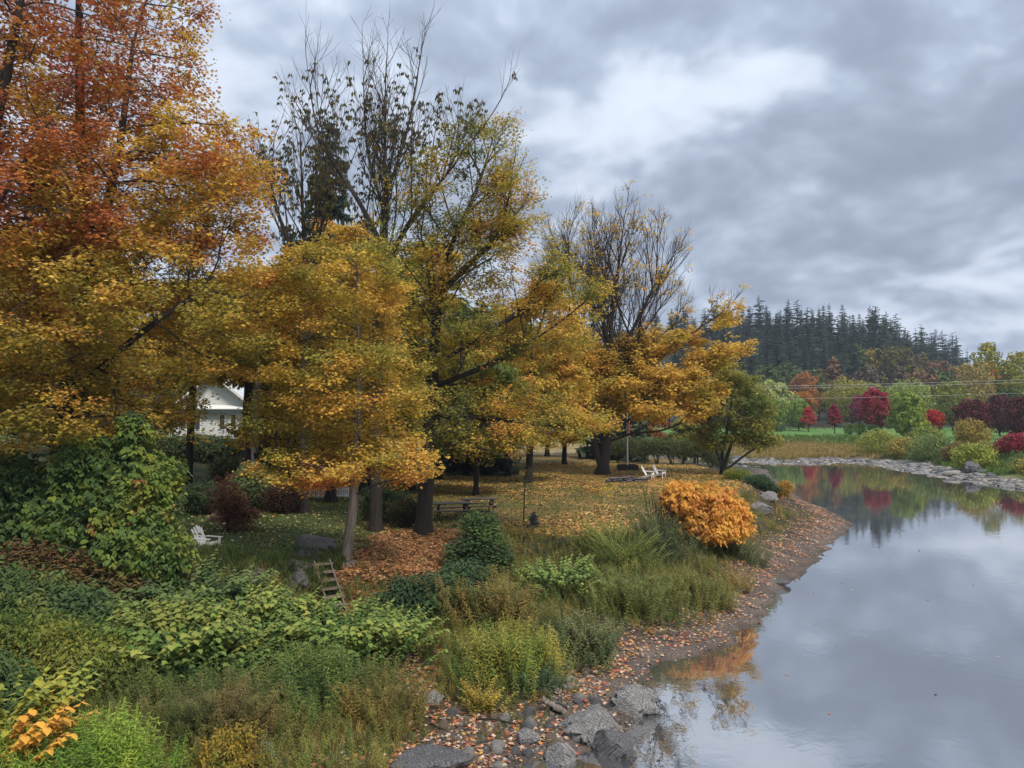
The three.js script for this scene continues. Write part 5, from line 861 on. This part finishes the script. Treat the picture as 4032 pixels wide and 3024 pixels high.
// green thicket round the foot of the orange maple
bush('vine_thicket', 'tall green vine draped thicket in front of the orange maple', [-12.0, -24.2], [[0, 3.2, 0, 1.5, 1.7, 1.3], [0.7, 1.8, 0.5, 1.5, 1.5, 1.2], [-1.2, 4.4, 0, 1.3, 1.1, 1.1], [-1.6, 2.6, 0.2, 1.4, 1.6, 1.1], [0.9, 4.0, 0, 0.8, 0.9, 0.8], [0.2, 5.4, 0, 0.5, 0.9, 0.5]], heartSpray, null, 4000, 771, { size: 1.0, stems: 16, stemR: 0.03, color: (x, y, z, r, n) => { const q = 0.45 + n * 0.9 + (r() - 0.5) * 0.3; return q > 0.95 ? hex('#8a5c34') : ramp([G.dk[0], G.dk[2], G.kw[1], G.yg[1], G.yg[2]], q + 0.1 * (x > 0 ? 1 : 0)); } });
bush('vine_thicket', 'dark green thicket against the orange maple trunk', [-15.9, -24.2], [[0, 3.4, 0, 1.7, 1.5, 1.2], [-1.2, 1.8, 0.3, 1.6, 1.5, 1.2], [1.0, 1.6, 0.4, 1.3, 1.3, 1.1], [-2.2, 4.0, 0, 1.2, 1.0, 1.0]], heartSpray, pal('#3a522e', '#466034', '#56703a', '#667a40'), 3000, 772, { size: 1.0, stems: 16, stemR: 0.03 });
bush('bank_bush', 'low rust and green maple scrub below the orange maple', [-12.8, -23.2], [[0, 1.2, 0, 1.5, 0.9, 1.1], [-1.4, 1.6, 0, 1.2, 0.9, 1], [1.2, 0.8, 0.2, 1.1, 0.7, 0.9]], mapleSpray, pal('#5c4a2c', '#7a5030', '#6a6a30', '#8a5a32', '#52642f'), 1700, 773, { size: 0.9 });
bush('bank_bush', 'deep green shrub mass at the foot of the bank', [-12.4, -20.6], [[0, 1.1, 0, 1.9, 1.1, 1.3], [-1.6, 1.5, 0, 1.4, 1.1, 1.2], [1.4, 0.9, 0.2, 1.3, 0.9, 1.1]], ovalSpray, pal('#3c542c', '#4a6434', '#5c723a', '#707c3e'), 3400, 774, { size: 1.15 });
bush('bank_bush', 'yellow green shrub mass in front of the deep green shrubs', [-10.6, -18.3], [[0, 0.9, 0, 1.5, 0.95, 1.1], [1.0, 0.7, 0.2, 1.1, 0.8, 0.9], [-1.2, 1.1, 0, 1.2, 1.0, 1.0]], smallSpray, pal('#3f5a28', '#587030', '#7c8436', '#8c8a3a'), 2800, 775, { size: 1.5 });
bush('bank_bush', 'deep green shrub behind the yellow sprigs', [-11.4, -16.2], [[0, 0.9, 0, 1.3, 1.0, 0.9], [1.3, 0.5, 0, 1.0, 0.6, 0.8], [-1, 1.3, 0, 1.1, 1.0, 0.9]], ovalSpray, pal('#3f562e', '#4e6636', '#5f743c'), 1900, 776, { size: 1.1 });
bush('rust_bush', 'rust brown bush behind the vine thicket', [-12.5, -34], [[0, 1.4, 0, 0.8, 1.2, 0.8], [0.6, 0.8, 0, 0.8, 0.8, 0.7]], mapleSpray, pal('#6a3c2c', '#7a4630', '#8a5a38'), 520, 777, { size: 0.85 });
// shrubs and borders behind the lower lawn
const gb = 'garden shrubs behind the lower lawn';
bush('garden_shrub', 'pale green shrub behind the stump', [-13.6, -40.5], [[0, 1.3, 0, 1.2, 1.3, 1.0], [1.2, 0.9, 0, 1.0, 0.9, 0.9]], ovalSpray, pal('#56683c', '#7c8a58', '#6a7a44'), 1100, 781, { group: gb });
bush('garden_shrub', 'dark low shrub next to the rust brown bush', [-15.4, -38.5], [[0, 0.9, 0, 1.3, 0.9, 0.9], [1.2, 0.6, 0, 0.9, 0.6, 0.7]], ovalSpray, pal('#34482c', '#465a34', '#56683c'), 900, 782, { group: gb });
bush('garden_shrub', 'purple brown shrub between the stump and the pale trunk', [-11.6, -39.5], [[0, 0.8, 0, 1.2, 0.8, 0.8]], smallSpray, pal('#3c2a24', '#4c3428', '#5a4434'), 900, 783, { group: gb, size: 1.3 });
bush('garden_shrub', 'dark green undergrowth shrub beside the ash trunk', [-6.6, -37.5], [[0.2, 0.9, 0, 1.0, 0.9, 0.9], [1.0, 0.8, 0.2, 1.0, 0.8, 0.9]], ovalSpray, pal('#34482a', '#4a5a30', '#6a7038'), 1000, 784, { group: gb });
bush('garden_shrub', 'broad dark hedge bush below the cottage porch', [-24.5, -60], [[0, 1.1, 0, 2.6, 1.1, 1.6], [2.6, 0.9, 0, 2.0, 0.9, 1.4], [-2.6, 1.0, 0, 2.0, 1.0, 1.4]], ovalSpray, pal('#3c5030', '#52653a', '#6c7a48'), 2200, 786, { group: gb, size: 1.6 });
bush('garden_shrub', 'olive bush on the rise below the birches', [-17.5, -52.5], [[0, 1.1, 0, 1.9, 1.1, 1.2], [1.8, 0.9, 0.2, 1.5, 0.9, 1.1], [-1.8, 0.9, 0, 1.5, 0.9, 1]], ovalSpray, pal('#4f5c34', '#666c3c', '#7c7a44'), 1600, 787, { group: gb, size: 1.4 });
bush('garden_shrub', 'dark evergreen bush behind the lower lawn hidden by vines', [-19.5, -40], [[0, 1.3, 0, 2.2, 1.3, 1.3], [-2.2, 1.1, 0, 1.8, 1.1, 1.2]], ovalSpray, pal('#2c4026', '#3a502e', '#4c6036'), 1600, 788, { group: gb, size: 1.4 });
bush('garden_shrub', 'tangled dark bush between the two maple trunks', [-4.9, -35.6], [[0, 0.7, 0, 0.9, 0.7, 0.7]], smallSpray, pal('#3a4228', '#4f4a2c', '#5a5030'), 600, 785, { group: gb, size: 1.3 });
for (let i = 0; i < 9; i++) { const x = 10.6 + i * 1.35, z = -77.5 + 0.3 * Math.sin(i * 2) - 0.12 * i; bush('hedge_shrub', 'thin stemmed grey green shrub in the row behind the garden chairs', [x, z], [[0, 1.9, 0, 1.0, 0.8, 0.8], [-0.2, 1.3, 0.1, 0.8, 0.5, 0.6]], smallSpray, pal('#4c5a34', '#5f6a3c', '#6a6c40'), 420, 800 + i, { group: 'row of shrubs behind the garden chairs', size: 1.7, stems: 8, stemR: 0.035 }); }
bush('point_shrub', 'dark green rounded shrub below the riverside tree', [18.6, -58.5], [[0, 0.7, 0, 1.2, 0.8, 0.9], [0.6, 0.4, 0.2, 0.9, 0.5, 0.8]], ovalSpray, pal('#2a4224', '#38542a', '#4a6a32'), 1100, 811);
bush('point_shrub', 'yellow orange shrub at the very edge of the point', [21.0, -60.5], [[0, 0.6, 0, 0.8, 0.8, 0.7], [0.3, 0.9, 0, 0.5, 0.6, 0.5]], ovalSpray, pal('#a8842e', '#b8923a', '#9a7a34', '#8a7a34'), 620, 812);
bush('point_shrub', 'yellow green weeds bush between the two shrubs on the point', [17.6, -60.8], [[0, 0.4, 0, 1.0, 0.5, 0.7]], smallSpray, G.yg, 420, 813, { size: 1.4 });
{ // thin sapling on the lawn
  tree({ name: 'sapling', label: 'thin half bare sapling standing on the leafy lawn', at: [0.55, -36.6], seed: 821, R: 0.03, thr: 0.015, flare: 0.1, stems: [[[0, 0, 0], [0.03, 1.2, 0], [0.05, 2.6, 0]]], env: [[0, 2.0, 0, 0.6, 0.9, 0.5, 40]], step: 0.2, kill: 0.25, reach: 2, tip: 0.005, leaf: { geo: ovalSpray, total: 26, far: 2, spread: 0.12, size: [0.5, 0.8] }, color: (x, y, z, r) => pick(pal('#5a6444', '#74704a', '#6a5c40'), r) });
}
// ---------------------------------------------------------------- low growth, grass and fallen leaves
{
  const path = [[-5.8, -25.2], [-4.6, -23.4], [-3.2, -21.8], [-2.5, -20.2], [-2.1, -18.6], [-1.2, -17.4]];
  const r = rnd(831), low = [], tall = [], grassT = [];
  for (let i = 0; i < 60000 && low.length + tall.length < 17000; i++) {
    const x = -17 + r() * 38, z = -12.5 - r() * 38, g = land(x, z); if (g.zone !== 1) continue;
    const n = fbm2(x * 0.5, z * 0.5, 3), slope = x > -6.4 && x < -1.2 && z < -26.5; if (g.s < 1.4 + 1.3 * n + (x > 8 ? 0.8 : 0) || away(path, x, z) < 0.45 + 0.25 * n) continue;
    if (slope && r() < 0.95) continue; if (g.l < 0.7 && x < -5) continue;
    if (x > 11 && r() < 0.55) continue;
    const c = vary(ramp(r() < 0.3 ? G.ol : r() < 0.5 ? G.gr : r() < 0.75 ? G.str : G.dk, 0.5 + n + (r() - 0.5) * 0.6), r, 0.25), near = ss(1.2, 4, g.s), p = [x, g.y - 0.02, z, r() * 6.28, (r() - 0.5) * 0.4, (r() - 0.5) * 0.4, lerp(0.22, 0.6, near * r()), c];
    (r() < 0.55 ? low : tall).push(p);
  }
  const weeds = [];
  for (let i = 0; i < 40000 && weeds.length < 3600; i++) { const x = -10 + r() * 23, z = -14.5 - r() * 21, g = land(x, z); if (g.zone !== 1 || g.s < 2.4 || away(path, x, z) < 0.7 || (x < -1.2 && z < -26) || g.l < 0.6) continue; const n = fbm2(x * 0.4 + 7, z * 0.4, 3); if (r() > 0.55 + n) continue; weeds.push([x, g.y - 0.03, z, r() * 6.28, (r() - 0.5) * 0.35, (r() - 0.5) * 0.35, lerp(0.4, 1.05, r()) * (0.8 + 0.4 * n), vary(ramp([G.gr[0], G.gr[1], G.yg[1], G.ol[2], G.gr[2]], 0.5 + n + (r() - 0.5) * 0.5), r, 0.22)]); }
  tag(scatter('tall_weeds', goldenrodB, M.herb, weeds), 'tall goldenrod stems growing all through the bank', 'weeds', null, 'stuff');
  tag(scatter('undergrowth', aster, M.herb, low), 'low tangled weeds covering the bank', 'weeds');
  tag(scatter('undergrowth_grass', tuft, M.herb, tall), 'grass growing through the weeds on the bank', 'grass');
  const gd = pal('#4a5e30', '#586a34', '#445832');
  for (let i = 0; i < 12000 && grassT.length < 1500; i++) { const x = -15 + r() * 9, z = -25.6 - r() * 3.2, g = land(x, z); if (g.zone !== 1 || g.l > 2.2) continue; if (fbm2(x, z) < -0.15) continue; grassT.push([x, g.y - 0.02, z, r() * 6.28, 0, 0, 0.35 + 0.35 * r(), vary(pick(gd, r), r, 0.25)]); }
  tag(scatter('bank_grass', tuft, M.herb, grassT), 'long dark grass hanging over the lawn edge', 'grass');
  const lawnT = [], gl = pal('#6a7834', '#7f863c', '#60722f', '#928c48');
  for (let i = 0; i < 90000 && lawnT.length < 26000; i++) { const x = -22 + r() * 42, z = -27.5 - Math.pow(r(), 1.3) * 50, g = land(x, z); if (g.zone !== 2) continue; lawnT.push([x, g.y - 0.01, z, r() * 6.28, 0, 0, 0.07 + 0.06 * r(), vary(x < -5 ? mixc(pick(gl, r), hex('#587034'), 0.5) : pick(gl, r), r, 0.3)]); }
  tag(scatter('lawn_grass', blades(12, 1, 0.9, 0.08, 835), M.herb, lawnT), 'short mown grass of the lawn', 'grass');
  // fallen leaves
  const leafFlat = mapleLeaf.clone(); leafFlat.translate(-0.42, 0.06, 0);
  const drop = (n, place, cols, size) => { const P = []; for (let i = 0; i < n * 8 && P.length < n; i++) { const q = place(); if (!q) continue; P.push([q[0], q[1] + 0.012 + 0.03 * r(), q[2], r() * 6.28, (r() - 0.5) * 0.7, (r() - 0.5) * 0.7, size * (0.65 + 0.6 * r()), vary(pick(cols, r), r, 0.3)]); } return P; };
  const lawnC = pal('#b98c50', '#c09658', '#a87a44', '#c8a464', '#b8884a', '#94704a', '#c8ac60'), slopeC = pal('#7c5236', '#946a44', '#6a4830', '#a87e52', '#8a5e3c', '#b08a5c'), shoreC = pal('#b08a68', '#c0a480', '#a4684a', '#c8ac94', '#a4543e', '#bc924e', '#80503e', '#b87c50', '#9a7a62');
  const L = drop(44000, () => { const x = -5.8 + r() * 27, z = -32.8 - Math.pow(r(), 1.2) * 44, g = land(x, z); if (g.zone !== 2) return null; const cover = 0.55 + 0.9 * fbm2(x * 0.16 + 3, z * 0.16, 3) + 0.5 * ss(-40, -34, z) * ss(8, 2, x) + 0.35 * ss(-50, -60, z) - 0.6 * Math.exp(-(((z + 43 + 0.35 * x) / 6.5) ** 2)); return r() < cover ? [x, g.y, z] : null; }, lawnC, 0.16);
  tag(scatter('fallen_leaves', leafFlat, M.litter, L), 'tan and orange fallen leaves covering the lawn', 'fallen leaves');
  const L2 = drop(15000, () => { const x = -6.8 + r() * 7, z = -24.6 - r() * 11, g = land(x, z); if (g.zone !== 1 || g.l > 7 || (x > -1.8 && z > -31)) return null; return [x, g.y, z]; }, slopeC, 0.15);
  tag(scatter('fallen_leaves', leafFlat, M.litter, L2), 'dark red brown fallen leaves on the slope by the stairs', 'fallen leaves');
  const L3 = drop(15000, () => { const t = r(), x = -4 + r() * 30, z = -14.5 - Math.pow(r(), 1.4) * 48, g = land(x, z); if (g.zone !== 1) return null; const onPath = away(path, x, z) < 0.8, w = g.s < 0.5 ? 0.12 : g.s < 2.4 ? 0.8 : onPath ? 0.9 : 0.22; return r() < w ? [x, g.y, z] : null; }, shoreC, 0.115);
  tag(scatter('fallen_leaves', leafFlat, M.litter, L3), 'pale pink and orange fallen leaves along the near shore and path', 'fallen leaves');
  const L4 = drop(3600, () => { const x = -24 + r() * 18, z = -26 - r() * 22, g = land(x, z); if (g.zone !== 2) return null; return r() < 0.25 + 0.6 * ss(-26.5, -24, z) ? [x, g.y, z] : null; }, pal('#c8b070', '#b89a58', '#a8803c', '#d0bc88'), 0.13);
  tag(scatter('fallen_leaves', leafFlat, M.litter, L4), 'pale yellow fallen leaves dotted over the lower lawn', 'fallen leaves');
  const L5 = drop(6000, () => { const x = -17 + r() * 11, z = -20 - r() * 8.5, g = land(x, z); if (g.zone !== 1 || fbm2(x * 0.5, z * 0.5) < -0.05) return null; return [x, g.y, z]; }, pal('#b08048', '#8f5c34', '#a87040', '#6a4028'), 0.15);
  tag(scatter('fallen_leaves', leafFlat, M.litter, L5), 'brown fallen leaves under the vine thicket', 'fallen leaves');
  const L6 = drop(90, () => { const x = 2 + r() * 40, z = -18 - r() * 60; return land(x, z).zone === 0 ? [x, -0.015, z] : null; }, shoreC, 0.13);
  tag(scatter('floating_leaves', leafFlat, M.litter, L6), 'fallen leaves floating on the river', 'fallen leaves', null, 'stuff');
}

scene.fog = new THREE.FogExp2(0xc4cfdd, 0.00022);
scene.traverse((o) => { if (o.isMesh) { o.castShadow = true; o.receiveShadow = true; } });
renderer.render(scene, camera);
